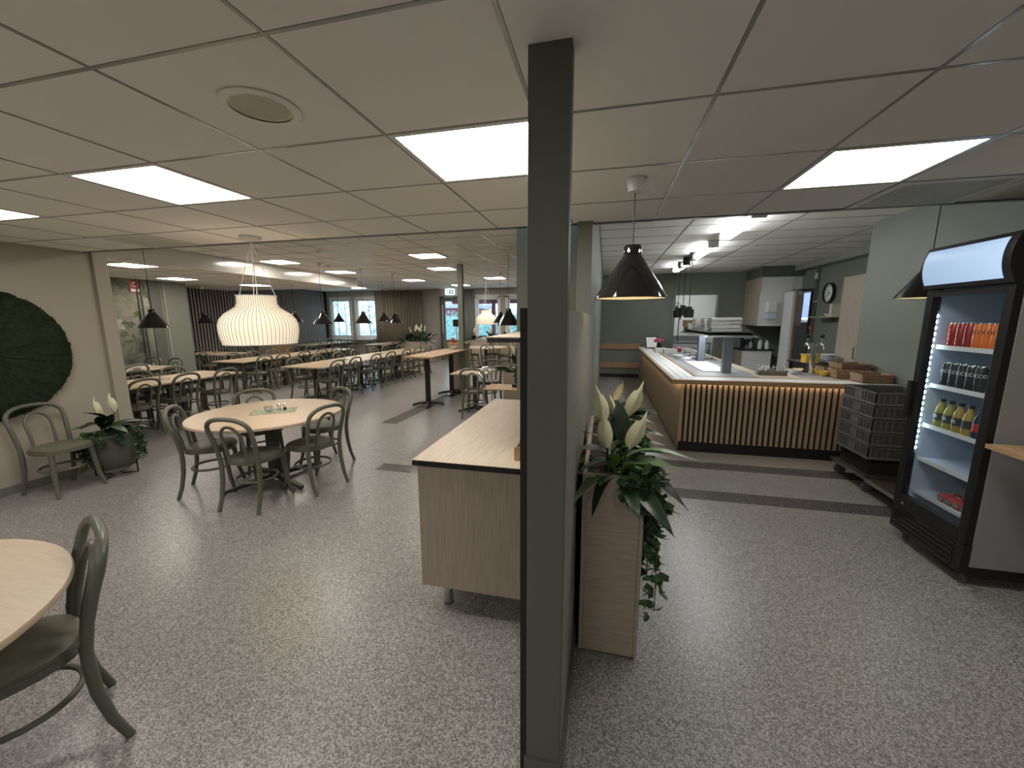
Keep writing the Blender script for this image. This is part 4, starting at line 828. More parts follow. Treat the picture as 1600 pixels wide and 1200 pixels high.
for k in range(3):
    y0 = CY+.036+k*.092; x0 = CX-e+.056+k*.092
    obj('tray_rail', B(x0+.082, 3.235, y0, y0+.082, CZ-.012, CZ+.002), 'label_white', t); obj('tray_rail', B(x0, x0+.082, y0, 10.95, CZ-.012, CZ+.002), 'label_white', t)
obj('worktop', B(CX+.26, 3.235, CY+.345, 6.2, .89, CZ).box(CX+.26, 2.1, 6.2, 10.9, .89, CZ), 'oak_light_x', t)
obj('stone_inset', B(CX+.27, 1.95, CY+.40, 7.75, CZ, CZ+.004), 'fridge_side', t)
obj('steel_inset', B(2.45, 3.0, CY+.50, 6.1, CZ, CZ+.004), 'fridge_side', t)
obj('led_strip', B(CX+.02, 3.2, CY+.0, CY+.010, .880, .886).box(CX-.05, CX-.04, CY+.02, 10.8, .880, .886), 'led_warm', t)
o = obj('white_tray', B(1.36, 1.74, 6.0, 7.4, CZ+.004, CZ+.012, bev=.003), 'label_white'); tag(o, 'long white board lying on the counter between the gantry posts', 'board')
t = thing('plate_gantry', 'grey steel gantry shelf on two posts over the counter', 'gantry', (1.66, 6.75, CZ+.004))
for y in (-.74, .80): obj('post', B(-.055, .055, -.05, .05, 0, .49, bev=.004), 'steel_blue', t, (0, y, 0))
g_ = MB(); tp = [(-.27, -.82), (.27, -.82), (.27, .95), (-.27, .95)]; bt = [(-.34, -.90), (.34, -.90), (.34, 1.04), (-.34, 1.04)]
A = [g_.bm.verts.new((x, y, .49)) for x, y in bt]; C_ = [g_.bm.verts.new((x*.9, y*.95, .545)) for x, y in tp]
for i in range(4): g_.bm.faces.new((A[i], A[(i+1) % 4], C_[(i+1) % 4], C_[i]))
obj('gantry_lamp', B(-.03, .03, -.6, .7, .515, .535), 'tube', t); obj('sneeze_skirt', g_, 'steel', t); obj('shelf_board', B(-.29, .29, -.84, .97, .545, .56, bev=.002), 'black', t)
def stack(label, x, y, z, n, w_, d, h, m, name='plate', cat='plates', group='stacked plates'):
    for k in range(n):
        o = link(name, MB().box(-w_/2, w_/2, -d/2, d/2, 0, h*.75, bev=min(h*.2, .004)).mesh(name, m), None, (x+random.uniform(-.008, .008), y+random.uniform(-.008, .008), z+k*h), random.uniform(-.03, .03)); tag(o, '%s, %s' % (label, 'lowest' if k == 0 else 'topmost' if k == n-1 else ORD[k]+' from below'), cat, group)
stack('grey tray in the left pile on the gantry shelf', 1.62, 7.35, CZ+.565, 9, .30, .22, .022, 'tray_stack', 'serving_tray', 'tray', 'left tray pile on the gantry'); stack('grey tray in the middle pile on the gantry shelf', 1.68, 6.85, CZ+.565, 9, .36, .24, .022, 'tray_stack', 'serving_tray', 'tray', 'middle tray pile on the gantry'); stack('grey tray in the right pile on the gantry shelf', 1.68, 6.35, CZ+.565, 9, .40, .26, .022, 'tray_stack', 'serving_tray', 'tray', 'right tray pile on the gantry')
def lathe_thing(name, label, cat, prof, m, loc, group=None, n=20):
    o = obj(name, MB().lathe(prof, n), m, None, loc); return tag(o, label, cat, group)
bowlp = [(.001, 0), (.04, 0), (.075, .035), (.085, .06), (.08, .06), (.07, .036), (.001, .008)]
for k in range(4): lathe_thing('wooden_bowl', '%s wooden bowl of the nest left of the gantry trays' % ['lowest', 'second lowest', 'third lowest', 'topmost'][k], 'bowl', bowlp, 'wood_bowl', (1.42, 7.62, CZ+.565+k*.03), 'nested wooden bowls on the gantry')
lathe_thing('paper_cup', 'white paper cup at the left end of the gantry', 'cup', [(.001, 0), (.03, 0), (.04, .10), (.037, .10), (.028, .006), (.001, .005)], 'white', (1.42, 7.42, CZ+.565))
# hot wells
for k in range(5):
    y = 8.0+k*.55; t = thing('food_well', 'stainless food pan in the counter, %s from the gantry' % (ORD[k] if k else 'nearest'), 'food pan', (1.62, y, CZ), 0, 'stainless food pans')
    obj('rim', B(-.36, .36, -.25, .25, 0, .012, bev=.003), 'steel', t); obj('lid', B(-.32, .32, -.21, .21, .012, .04, bev=.012), 'chrome', t); obj('handle', MB().tube([(-.06, 0, .04), (-.06, 0, .07), (.06, 0, .07), (.06, 0, .04)], .008, 6), 'black', t)
t = thing('counter_sign', 'black framed menu board leaning at the far end of the counter', 'sign', (1.15, 10.4, CZ), .3); obj('board', B(-.15, .15, -.01, .01, 0, .32), 'black', t).rotation_euler = (-.35, 0, 0); obj('paper', B(-.13, .13, -.013, -.010, .03, .29), 'label_white', t).rotation_euler = (-.35, 0, 0)
t = thing('flower_vase', 'pink flowers in a dark vase at the far end of the counter', 'vase', (1.25, 9.9, CZ)); obj('vase', MB().lathe([(.001, 0), (.05, 0), (.06, .08), (.045, .16)], 14), 'black_gloss', t)
rnd = random.Random(3)
for k in range(9): obj('blossom', MB().lathe([(.001, -.03), (.03, -.015), (.035, .005), (.02, .025), (.001, .03)], 8), 'pink', t, (rnd.uniform(-.09, .09), rnd.uniform(-.09, .09), .19+rnd.uniform(0, .07)))
for k, (x, y, w_, d, h, m, l) in enumerate([(1.2, 9.3, .22, .16, .09, 'white', 'white box beside the flowers on the counter'), (1.35, 8.9, .26, .2, .10, 'white_matt', 'pale box in front of the flowers on the counter'), (1.62, 9.55, .10, .30, .05, 'red', 'red oven glove by the food pans')]):
    t = thing('small_box', l, 'box', (x, y, CZ+(.04 if m == 'red' else 0))); obj('body', B(-w_/2, w_/2, -d/2, d/2, 0, h, bev=.006), m, t); obj('flap', B(-w_/2, w_/2, -d/2, d/2, h, h+.006), m, t)
# cutlery
t = thing('cutlery_caddy', 'caddy full of steel cutlery on the front counter', 'cutlery', (2.17, 5.85, CZ)); rnd = random.Random(8)
obj('caddy', B(-.17, .17, -.06, .06, 0, .06, bev=.004), 'steel_dark', t)
for k in range(26): 
    x, y = rnd.uniform(-.16, .16), rnd.uniform(-.05, .05); obj('spoon' if k % 2 else 'fork', MB().tube([(x, y, .03), (x+rnd.uniform(-.02, .02), y+rnd.uniform(-.02, .02), .10+rnd.uniform(0, .04))], [.004, .010], 5), 'chrome', t)
# water tap column
t = thing('water_dispenser', 'chrome double water tap column with black levers on the counter', 'tap', (2.72, 6.05, CZ)); obj('column', MB().lathe([(.06, 0), (.06, .012), (.032, .02), (.032, .42)], 20, capt=True), 'chrome', t)
obj('cross_arm', MB().tube([(-.12, 0, .40), (.12, 0, .40)], .022, 10), 'chrome', t)
for s in (-.085, .085): obj('spout', MB().tube([(s, 0, .40), (s, -.07, .40), (s, -.08, .34)], .014, 8), 'chrome', t); lv = obj('lever', MB().tube([(s, 0, .42), (s, .0, .50)], [.010, .014], 8), 'chrome', t); obj('lever_knob', MB().lathe([(.001, .48), (.022, .485), (.026, .52), (.001, .54)], 12, s, 0), 'black', lv)
obj('drip_tray', B(-.14, .14, -.16, -.03, 0, .012), 'steel', t)
for k, (x, y, m, l) in enumerate([(2.50, 5.98, 'ceramic', 'stack of pale bowls left of the water tap'), (2.60, 6.12, 'yellow', 'yellow candle cup beside the water tap'), (2.84, 6.10, 'yellow', 'yellow glass bowl right of the water tap'), (2.78, 5.86, 'yellow', 'small yellow cup before the water tap')]):
    lathe_thing('serving_bowl', l, 'bowl', [(a*(.7 if k else 1), z*1.1) for a, z in bowlp], m, (x, y, CZ+.004))
def wicker(label, x, y, z, wx, wy, h, rz):
    t = thing('wicker_basket', label, 'basket', (x, y, z), rz, 'wicker baskets'); obj('base', B(-wx/2, wx/2, -wy/2, wy/2, 0, .01), 'wicker', t)
    nl = 6
    for k in range(nl):
        zz = .01+k*(h-.01)/nl; f = 1+.06*k/nl
        pts = []
        for i in range(40):
            a = i/40*4; s = int(a); u = a-s; c = [(-1, -1), (1, -1), (1, 1), (-1, 1)]; p = c[s]; q = c[(s+1) % 4]
            wv = .003*(1 if (i+k) % 2 else -1); px, py = (p[0]+(q[0]-p[0])*u), (p[1]+(q[1]-p[1])*u)
            pts.append((px*(wx/2*f+wv), py*(wy/2*f+wv), zz+.008))
        obj('woven_band', MB().tube(pts, (h/nl)*.62, 5, closed=True), 'wicker', t)
wicker('wicker basket nearest the crates on the counter end', 3.05, 5.40, CZ+.006, .30, .20, .10, .05); wicker('middle wicker basket on the counter end', 3.0, 5.75, CZ+.004, .34, .22, .11, -.05); wicker('wicker basket farthest back on the counter end', 2.98, 6.06, CZ+.004, .30, .20, .10, .02); wicker('wicker basket stacked on the middle one', 3.02, 5.78, CZ+.115, .33, .22, .07, .12)
# ================================================================ KITCHEN FITTINGS
for k, z in enumerate((.35, .88)):
    t = thing('wall_rail', '%s wooden bump rail on the kitchen end wall' % ('lower' if not k else 'upper'), 'rail', (0, 0, 0)); obj('board', B(-.12, .95, 11.565, 11.598, z-.08, z+.08, bev=.006), 'oak_rail', t); obj('bracket', B(.3, .36, 11.59, 11.6, z-.05, z+.05), 'steel', t)
t = thing('wall_cabinet', 'tall wood wall cabinets with white end panel in the kitchen corner', 'cabinet', (0, 0, 0))
obj('body', B(3.52, 4.4, 10.52, 11.6, 1.48, 2.6), 'white', t)
for k in range(2):
    dd = obj('door', B(3.50, 3.52, 10.54+k*.53, 10.54+k*.53+.525, 1.49, 2.24, bev=.002), 'ash_z', t); obj('handle', MB().tube([(3.5, 10.62+k*.53, 1.55), (3.475, 10.62+k*.53, 1.55), (3.475, 10.62+k*.53, 1.65), (3.5, 10.62+k*.53, 1.65)], .005, 6), 'steel', dd)
    obj('upper_door', B(3.50, 3.52, 10.54+k*.53, 10.54+k*.53+.525, 2.25, 2.59, bev=.002), 'ash_z', t)
obj('end_panel', B(3.50, 4.4, 10.505, 10.52, 1.48, 2.25), 'white', t)
t = thing('towel_dispenser', 'white paper towel dispenser on the cabinet end panel', 'dispenser', (3.72, 10.5, 1.62)); obj('case', B(-.10, .10, -.16, 0, .16, .42, bev=.03), 'white', t); obj('lower_shell', B(-.10, .10, -.15, 0, .02, .155, bev=.02), 'fridge_shelf', t); obj('paper', B(-.06, .06, -.09, -.07, -.02, .03), 'white_matt', t)
t = thing('base_cabinet', 'low kitchen cabinet with dark worktop below the wall cabinets', 'cabinet', (0, 0, 0)); obj('body', B(3.36, 4.0, 10.9, 11.58, .08, .87), 'white', t); dd = obj('door', B(3.34, 3.36, 10.92, 11.56, .1, .86), 'ash_z', t); obj('handle', B(3.325, 3.34, 11.0, 11.12, .8, .81), 'steel', dd); obj('worktop', B(3.32, 4.05, 10.87, 11.59, .87, .90), 'black', t); obj('plinth', B(3.4, 3.98, 10.95, 11.56, 0, .08), 'black', t)
for k, (x, y, h, m, l) in enumerate([(3.5, 11.1, .10, 'steel', 'steel bowl at the left of the dark worktop'), (3.78, 11.05, .26, 'white', 'white spray bottle in the middle of the dark worktop'), (3.92, 11.0, .24, 'white', 'white bottle at the right of the dark worktop'), (3.65, 11.3, .2, 'water', 'clear bottle at the back of the dark worktop')]):
    t = thing('bottle', l, 'bottle', (x, y, .90)); obj('body', MB().lathe([(.001, 0), (.045, 0), (.045, h*.65), (.018, h*.8), (.018, h*.92)], 14), m, t); obj('cap', MB().lathe([(.02, h*.9), (.02, h), (.001, h+.005)], 10), 'label_dark', t)
t = thing('coffee_maker', 'black coffee maker on the dark worktop', 'coffee machine', (3.6, 11.45, .90)); obj('body', B(-.12, .12, -.1, .1, 0, .36, bev=.01), 'black', t); obj('button_panel', B(-.10, .10, -.105, -.1, .22, .33), 'steel', t); obj('jug', MB().lathe([(.001, .02), (.06, .02), (.065, .14), (.04, .16)], 14, 0, -.16), 'drink_glass', t)
d = obj('door_4', B(3.98, 4.03, 10.0, 10.46, .01, 2.24, bev=.003), 'white'); d['kind'] = 'structure'; d['label'] = 'open white kitchen door'; obj('door_edge', B(4.03, 4.07, 9.99, 10.46, .01, 2.24), 'oak_rail', d); obj('lock_plate', B(4.04, 4.06, 9.985, 9.99, .95, 1.15), 'steel', d)
t = thing('steel_refrigerator', 'stainless refrigerator beyond the side doorway', 'refrigerator', (5.25, 12.2, 0)); obj('body', B(-.5, .5, -.4, .4, .1, 1.55), 'steel_dark', t); dd = obj('door', B(-.49, -.01, -.43, -.4, .15, 1.53), 'steel_dark', t); obj('handle', B(-.08, -.06, -.47, -.43, .9, 1.3), 'steel', dd); obj('door', B(.01, .49, -.43, -.4, .15, 1.53), 'steel_dark', t); obj('plinth', B(-.45, .45, -.35, .35, 0, .1), 'black', t)
d = obj('window_5', B(5.15, 5.20, 12.84, 12.9, 1.62, 2.45).box(5.80, 5.85, 12.84, 12.9, 1.62, 2.45).box(5.15, 5.85, 12.84, 12.9, 2.40, 2.45).box(5.12, 5.88, 12.80, 12.9, 1.56, 1.62), 'white'); d['kind'] = 'structure'; d['label'] = 'window with a blue blind glowing as if daylit in the pantry'; obj('blind', B(5.20, 5.80, 12.87, 12.875, 1.66, 2.40), 'blind_blue', d); obj('pane', B(5.20, 5.80, 12.92, 12.926, 1.62, 2.40), 'pane', d)
# clock
t = thing('wall_clock', 'round black rimmed wall clock on the kitchen side wall', 'clock', (4.4, 9.40, 2.16))
RX = Matrix.Rotation(-PI/2, 4, 'Y')
def onwall(name, mb, m, par=t): o = obj(name, mb, m, par); o.matrix_local = RX; return o
onwall('rim', MB().lathe([(.18, 0), (.205, 0), (.205, .055), (.19, .065), (.178, .055), (.178, .02)], 40), 'black'); onwall('dial', MB().lathe([(.001, .022), (.18, .022)], 40), 'white')
for k in range(12):
    a = 2*PI*k/12; num = link('numeral', text_mesh(str(12 if k == 0 else k), .042, 'black'), t); num.matrix_local = Matrix.Translation((-.024, -math.sin(a)*.14, math.cos(a)*.14)) @ Matrix(((0, 0, -1, 0), (-1, 0, 0, 0), (0, 1, 0, 0), (0, 0, 0, 1)))
for nm, a, L, wd in (('hour_hand', math.radians(305), .085, .006), ('minute_hand', math.radians(235), .125, .004)):
    o = obj(nm, B(-.028, -.026, -wd, wd, -.02, L), 'black', t); o.rotation_euler = (a, 0, 0)
t = thing('wall_shelf', 'thin pale wood shelf under the kitchen clock', 'shelf', (4.4, 9.25, 1.69)); obj('board', B(-.22, 0, -.42, .42, -.018, 0), 'oak_light_y', t); obj('bracket', B(-.18, 0, -.01, .01, -.10, -.018), 'steel', t)
lathe_thing('bowl', 'white bowl on the shelf under the clock', 'bowl', bowlp, 'ceramic', (4.28, 9.1, 1.69)); t = thing('box_carton', 'pale carton at the right end of the clock shelf', 'box', (4.28, 8.9, 1.69)); obj('body', B(-.08, .08, -.04, .04, 0, .22), 'cream_gloss', t); obj('lid', B(-.082, .082, -.042, .042, .22, .235), 'cream_gloss', t)
t = thing('tall_cabinet', 'tall pale wood cabinet door at the right kitchen corner', 'cabinet', (0, 0, 0)); obj('body', B(3.92, 4.39, 7.3, 7.95, .08, 2.33), 'ash_z', t); dd = obj('door', B(3.90, 3.92, 7.29, 7.96, .08, 2.34, bev=.002), 'ash_z', t); obj('handle', MB().tube([(3.9, 7.38, 1.02), (3.87, 7.38, 1.02), (3.87, 7.38, 1.2), (3.9, 7.38, 1.2)], .007, 6), 'black', dd); obj('plinth', B(3.96, 4.38, 7.32, 7.93, 0, .08), 'black', t)
for k, y in enumerate((9.98, 9.9)):
    t = thing('conduit', '%s vertical cable conduit beside the side doorway' % ('left' if not k else 'right'), 'pipe', (0, 0, 0)); obj('pipe', MB().tube([(4.38, y, .3 if k else 1.5), (4.38, y, 2.72)], .014, 8), 'sage_dark', t); obj('clip', B(4.37, 4.4, y-.025, y+.025, 2.0, 2.03), 'white', t)
t = thing('junction_box', 'small white junction box on the kitchen wall conduit', 'box', (4.38, 9.94, 2.55)); obj('case', B(-.04, .02, -.04, .04, -.06, .06, bev=.005), 'white', t); obj('cover', B(-.044, -.04, -.03, .03, -.05, .05), 'ceramic', t)
t = thing('fire_button', 'red alarm button on the kitchen wall by the doorway', 'alarm', (4.4, 9.98, 1.45)); obj('case', B(-.04, 0, -.05, .05, -.05, .05, bev=.004), 'red', t); obj('button', B(-.045, -.04, -.02, .02, -.02, .02), 'white', t)
# back table with plates behind the tap
t = thing('side_table', 'dark side table behind the water tap', 'table', (3.75, 7.8, 0)); obj('top', B(-.45, .14, -.45, .45, .88, .91), 'black', t)
for sx in (-.40, .10):
    for sy in (-.40, .40): obj('leg', B(sx-.02, sx+.02, sy-.02, sy+.02, 0, .88), 'black', t)
for k in range(9): lathe_thing('plate', 'white plate, %s in the pile behind the water tap' % ('lowest' if k == 0 else 'topmost' if k == 8 else ORD[k]+' from below'), 'plate', [(.001, 0), (.07, 0), (.12, .014), (.118, .018), (.07, .005), (.001, .005)], 'ceramic', (3.72, 7.75, .91+k*.016), 'plate pile behind the tap', 24)
t = thing('serving_box', 'yellow tray box behind the water tap', 'box', (3.42, 7.7, .91)); obj('body', B(-.10, .10, -.09, .09, 0, .13, bev=.01), 'yellow', t); obj('rim', B(-.11, .11, -.10, .10, .13, .145), 'yellow', t)
t = thing('soap_dispenser', 'white dispenser on the kitchen wall behind the tap', 'dispenser', (4.4, 8.45, 1.30)); obj('case', B(-.10, 0, -.07, .07, 0, .26, bev=.01), 'white', t); obj('nozzle', B(-.08, -.04, -.03, .03, -.05, 0), 'white', t)
t = thing('sink_unit', 'stainless sink bench in the room behind the kitchen', 'sink', (2.3, 13.6, 0)); obj('bench', B(-.9, .9, -.35, .35, .86, .92), 'steel', t); obj('splash_back', B(-.9, .9, .33, .35, .92, 1.1), 'steel', t)
for sx in (-.85, .85): obj('leg', B(sx-.02, sx+.02, -.3, -.26, 0, .86), 'steel', t)
obj('tap', MB().tube([(0, .2, .92), (0, .2, 1.5), (0, .1, 1.7), (0, -.1, 1.62)], .015, 8), 'black', t)
t = thing('desk_fan', 'round black wall fan in the room behind the kitchen', 'fan', (2.25, 14.05, 2.0)); obj('guard', MB().tube([(.16*math.cos(2*PI*k/24), 0, .16*math.sin(2*PI*k/24)) for k in range(24)], .008, 5, closed=True), 'black', t)
for k in range(10): a = PI*k/10; obj('guard_wire', MB().tube([(.16*math.cos(a), 0, .16*math.sin(a)), (-.16*math.cos(a), 0, -.16*math.sin(a))], .003, 4), 'black', t)
obj('motor', MB().tube([(0, .12, 0), (0, -.03, 0)], .05, 12), 'black', t); obj('wall_arm', MB().tube([(0, .12, 0), (0, .15, -.05)], .02, 8), 'black', t)
# ================================================================ CRATES ON DOLLY
t = thing('crate_dolly', 'brown steel dolly with grey castors under the glass crates', 'dolly', (2.78, 4.30, 0))
obj('platform', B(-.30, .30, -.02, .57, .135, .16, bev=.004), 'cart_brown', t); obj('platform', B(-.30, .32, -.60, -.03, .125, .15, bev=.004), 'cart_brown', t)
obj('edge_trim', B(-.305, -.298, -.02, .57, .13, .165).box(-.305, -.298, -.60, -.03, .12, .155), 'steel', t)
obj('riser', B(-.24, .26, .05, .52, .16, .325), 'black_matt', t)
for sx, sy in ((-.24, .02), (-.24, .50), (.25, .02), (.25, .50), (-.22, -.52), (.26, -.52)):
    c = obj('castor_fork', B(-.03, .03, -.018, .018, .06, .13, bev=.006), 'crate_light', t, (sx, sy, 0)); obj('castor_wheel', MB().tube([(0, -.016, .052), (0, .016, .052)], .052, 18), 'rubber', c)
def crate(k):
    zb = .325+k*.132; t = thing('glass_crate', ['bottom', 'second from bottom', 'middle', 'second from top', 'top'][k] + ' grey dish crate of the stack on the dolly', 'crate', (2.76, 4.58, zb), 0, 'stacked dish crates'); a, b, h = .255, .255, .125
    obj('floor_tray', B(-a-.012, a+.012, -b-.012, b+.012, 0, .022, bev=.003), 'crate_light', t)
    obj('wall', B(-a, -a+.006, -b, b, .022, h).box(a-.006, a, -b, b, .022, h).box(-a, a, -b, -b+.006, .022, h).box(-a, a, b-.006, b, .022, h), 'crate', t)
    rb = MB().box(-.004, .004, -.004, .004, .022, h-.012).mesh('rib', 'crate_light')
    for i in range(11):
        u = -b+.02+i*(2*b-.04)/10; link('rib', rb, t, (-a-.004, u, 0)); link('rib', rb, t, (u, -b-.004, 0))
    obj('hand_grip', B(-a-.010, -a, -.06, .06, .03, h-.02), 'crate_light', t); obj('hand_grip', B(-.06, .06, -b-.010, -b, .03, h-.02), 'crate', t)
    obj('rim', B(-a-.008, -a+.01, -b-.008, b+.008, h-.014, h).box(a-.01, a+.008, -b-.008, b+.008, h-.014, h).box(-a, a, -b-.008, -b+.01, h-.014, h).box(-a, a, b-.01, b+.008, h-.014, h), 'crate_light', t)
for k in range(5): crate(k)
for i in range(5):
    for j in range(5): lathe_thing('drinking_glass', 'upturned glass in the top crate, %s row from the front, %s from the left' % (['first', 'second', 'third', 'fourth', 'fifth'][j], ['first', 'second', 'third', 'fourth', 'fifth'][i]), 'glass', [(.034, 0), (.036, .001), (.030, .085), (.001, .088)], 'drink_glass', (2.76-.19+i*.095, 4.58-.19+j*.095, .325+4*.132+.024), 'glasses in the top crate', 12)
# ================================================================ DRINKS FRIDGE
FX, FY0, FY1 = 2.22, 2.84, 3.47
t = thing('drinks_fridge', 'tall black and grey drinks fridge with glass door and lit blue header', 'fridge', (FX, FY0, 0)); Wf = FY1-FY0; D = .62
obj('side_wall', B(.045, D, 0, .028, .13, 2.10, bev=.003), 'fridge_side', t); obj('side_wall', B(.045, D, Wf-.028, Wf, .13, 2.10, bev=.003), 'black', t)
obj('back_wall', B(D-.03, D, .028, Wf-.028, .13, 2.1), 'fridge_in', t); obj('inner_lining', B(.07, D-.03, .028, .034, .3, 1.86).box(.07, D-.03, Wf-.034, Wf-.028, .3, 1.86).box(.07, D-.03, .034, Wf-.034, .30, .31).box(.07, D-.03, .034, Wf-.034, 1.86, 1.9), 'fridge_in', t)
obj('roof', B(.045, D, .028, Wf-.028, 1.9, 2.1), 'black', t); obj('floor_plate', B(.045, D, .028, Wf-.028, .13, .30), 'black', t)
# door frame
z0, z1 = .30, 1.86; e = .058
df = obj('door', B(0, .045, 0, e, z0-.02, z1, bev=.004).box(0, .045, Wf-e, Wf, z0-.02, z1, bev=.004).box(0, .045, e, Wf-e, z0-.02, z0+.06).box(0, .045, e, Wf-e, z1-.045, z1), 'black', t)
obj('door_glass', B(.018, .024, e, Wf-e, z0+.06, z1-.045), 'door_glass', df); obj('door_handle', B(-.03, 0, Wf-.03, Wf+.005, .96, 1.22, bev=.006), 'black', df); obj('lock', MB().tube([(-.004, Wf-.1, .30), (0, Wf-.1, .30)], .012, 10), 'chrome', df)
# header
arc = lambda r, a0, a1, n: [(.215-r*math.cos(a0+(a1-a0)*i/n), 2.008+r*math.sin(a0+(a1-a0)*i/n)) for i in range(n+1)]
hm = MB(); pf = [(.05, 1.868)] + arc(.27, -.54, .54, 10) + [(.05, 2.14)]
A = [hm.bm.verts.new((x, -.012, z)) for x, z in pf]; C_ = [hm.bm.verts.new((x, Wf+.012, z)) for x, z in pf]; hm.bm.faces.new(A); hm.bm.faces.new(C_[::-1])
for i in range(len(pf)): hm.bm.faces.new((A[i], A[(i+1) % len(pf)], C_[(i+1) % len(pf)], C_[i]))
hd = obj('header', hm, 'black', t)
lm_ = MB(); pf2 = arc(.2715, -.43, .43, 10); A = [lm_.bm.verts.new((x-.002, .035, z)) for x, z in pf2]; C_ = [lm_.bm.verts.new((x-.002, Wf-.015, z)) for x, z in pf2]
for i in range(10): lm_.bm.faces.new((A[i], A[i+1], C_[i+1], C_[i])).smooth = True
obj('lit_panel', lm_, 'header', hd)
gr = obj('grille', B(0, .05, 0, Wf, .085, z0-.022, bev=.004).box(.05, D-.02, .01, .03, .06, .13), 'black', t)
for k in range(5): obj('louvre', B(-.006, .002, .06, Wf-.04, .105+k*.034, .105+k*.034+.014), 'black_gloss', gr)
for sx in (.08, D-.1):
    for sy in (.06, Wf-.06): obj('foot', MB().lathe([(.02, 0), (.02, .09)], 10, capb=True), 'rubber', t, (sx, sy, 0))
obj('led_carrier', B(.048, .072, Wf-.034, Wf-.030, .68, 1.72), 'white', t)
ld = MB().lathe([(.001, .005), (.006, .004), (.009, 0)], 8).mesh('led', 'led_blue')
for k in range(24): o = link('led', ld, t); o.matrix_local = Matrix.Translation((.06, Wf-.034, .72+k*.042)) @ Matrix.Rotation(PI/2, 4, 'X')
SHZ = [.40, .65, .905, 1.20, 1.475]
for z in SHZ:
    s = obj('shelf', B(.09, D-.05, .036, Wf-.036, z-.008, z-.003), 'fridge_shelf', t); obj('price_rail', B(.082, .088, .036, Wf-.036, z-.022, z+.008), 'label_white', s)
obj('notice_sheet', B(D-.036, D-.034, .20, .40, 1.60, 1.82), 'label_white', t); obj('notice_sheet', B(D-.036, D-.034, .06, .13, 1.62, 1.78), 'label_white', t); obj('shelf_upright', B(D-.04, D-.03, .42, .44, .32, 1.84), 'fridge_side', t)
def onface(me, par, x, y, z, name='lettering'):   # text reading toward -x
    o = link(name, me, par); o.matrix_local = Matrix.Translation((x, y, z)) @ Matrix(((0, 0, -1, 0), (-1, 0, 0, 0), (0, 1, 0, 0), (0, 0, 0, 1))); return o
T_FANTA, T_NOCCO, T_COKE, T_KA, T_ER = text_mesh('FANTA', .036, 'blue_cola', .0008, .0295), text_mesh('NOCCO', .030, 'label_white', .0008, .0295), text_mesh('Cola', .022, 'label_white'), text_mesh('KA', .034, 'label_dark', .0008, .031), text_mesh('ER', .036, 'label_white', .0008, .033)
CANP = [(.001, 0), (.024, 0), (.029, .008), (.029, .15), (.024, .160), (.022, .164)]
can_me = {m: MB().lathe(CANP, 18).mesh('can_body', m) for m in ('can_red', 'orange', 'can_dark')}; lid_me = MB().lathe([(.001, .160), (.021, .160), (.023, .166), (.024, .160)], 18).mesh('can_lid', 'can_top')
def can(x, y, z, m, txt, label, group):
    c = thing('drink_can', label, 'can', (x, y, z), 0, group); link('body', can_me[m], c); link('lid', lid_me, c)
    if txt: onface(txt, c, -.0295, 0, .105)
OR2 = ['leftmost', 'second', 'third', 'fourth', 'fifth']
for k in range(7):
    y = FY1-.095-k*.0645; m = 'can_red' if k < 3 else 'orange'
    can(FX+.13, y, SHZ[4]-.002, m, T_FANTA if k >= 3 else None, '%s %s can on the top fridge shelf' % (OR2[k if k < 3 else k-3], 'dark red' if k < 3 else 'orange'), 'cans on the top fridge shelf')
for k in range(5): can(FX+.13, FY1-.095-k*.066, SHZ[3]-.002, 'can_dark', T_NOCCO, '%s black can on the second fridge shelf' % OR2[k], 'black cans on the second fridge shelf')
BP = [(.001, 0), (.027, 0), (.030, .01), (.030, .10), (.026, .125), (.014, .155), (.013, .17)]
def pbottle(x, y, z, m, capm, labm, txt, label, group, s=1.0):
    b = thing('drink_bottle', label, 'bottle', (x, y, z), 0, group); obj('body', MB().lathe([(a*s, h*s) for a, h in BP], 18), m, b); obj('cap', MB().lathe([(.015*s, .168*s), (.015*s, .188*s), (.001, .189*s)], 12), capm, b); lb = obj('label_band', MB().lathe([(.0305*s, .045*s), (.0305*s, .095*s)], 18), labm, b)
    if txt: onface(txt, b, -.0315*s, 0, .07*s)
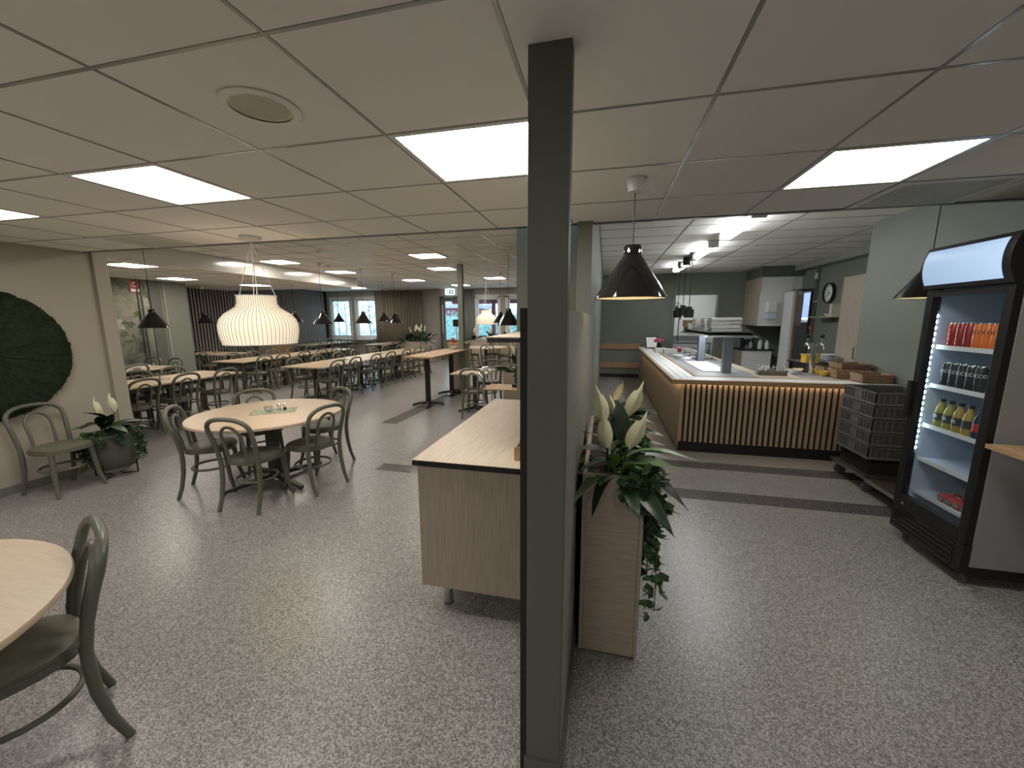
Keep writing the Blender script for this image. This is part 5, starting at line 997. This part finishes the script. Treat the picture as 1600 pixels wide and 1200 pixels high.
pbottle(FX+.11, FY0+.145, SHZ[3]-.002, 'water', 'juice', 'label_white', T_KA, 'clear bottle with yellow cap on the second fridge shelf', 'bottles in the fridge', 1.0)
for k in range(5):
    m = ['juice', 'juice', 'juice_orange', 'juice_orange', 'blue_cola'][k]
    pbottle(FX+.13, FY1-.105-k*.077, SHZ[2]-.002, m, 'black', 'label_dark' if k < 4 else 'red', T_ER if k < 3 else None, '%s %s bottle on the middle fridge shelf' % (OR2[k if k < 2 else (k-2 if k < 4 else 0)], ['yellow green juice', 'yellow green juice', 'orange juice', 'orange juice', 'dark cola'][k]), 'bottles in the fridge', 1.08)
lying = MB().tube([(0, 0, 0), (.008, 0, 0), (.115, 0, 0), (.122, 0, 0)], [.024, .030, .030, .024], 18).mesh('can_body', 'red'); endm = MB().tube([(-.002, 0, 0), (.001, 0, 0)], .022, 16).mesh('can_lid', 'can_top')
for k in range(4):
    c = thing('drink_can', '%s red can lying on the bottom fridge shelf' % OR2[k], 'can', (FX+.11, FY0+.38-k*.064, SHZ[0]+.027), 0, 'red cans lying on the bottom fridge shelf'); link('body', lying, c); link('lid', endm, c); o = link('lettering', T_COKE, c); o.matrix_local = Matrix.Translation((.06, 0, .0305)) @ Matrix.Rotation(-PI/2, 4, 'Z')
# side counter at the right edge
t = thing('side_counter', 'oak counter top in front of the fridge at the right photo edge', 'counter', (2.62, 2.45, 0)); obj('top', MB().prism([(-.44, .33), (-.44, -1.2), (.6, -1.2), (.6, .33)], .925, .95), 'oak_honey', t); obj('support', B(.0, .55, -1.15, .25, 0, .925), 'fridge_side', t)
t = thing('plastic_wrap', 'crumpled clear plastic scrap at the fridge foot', 'plastic', (2.24, 2.80, 0)); rnd = random.Random(1)
mb = MB(); vs = [[mb.bm.verts.new((-.04+i*.03, -.03+j*.015, rnd.uniform(.004, .03))) for j in range(4)] for i in range(5)]
for i in range(4):
    for j in range(3): mb.bm.faces.new((vs[i][j], vs[i+1][j], vs[i+1][j+1], vs[i][j+1]))
obj('scrap', mb, 'drink_glass', t); obj('fold', B(-.03, .03, -.004, .004, 0, .012), 'label_white', t)
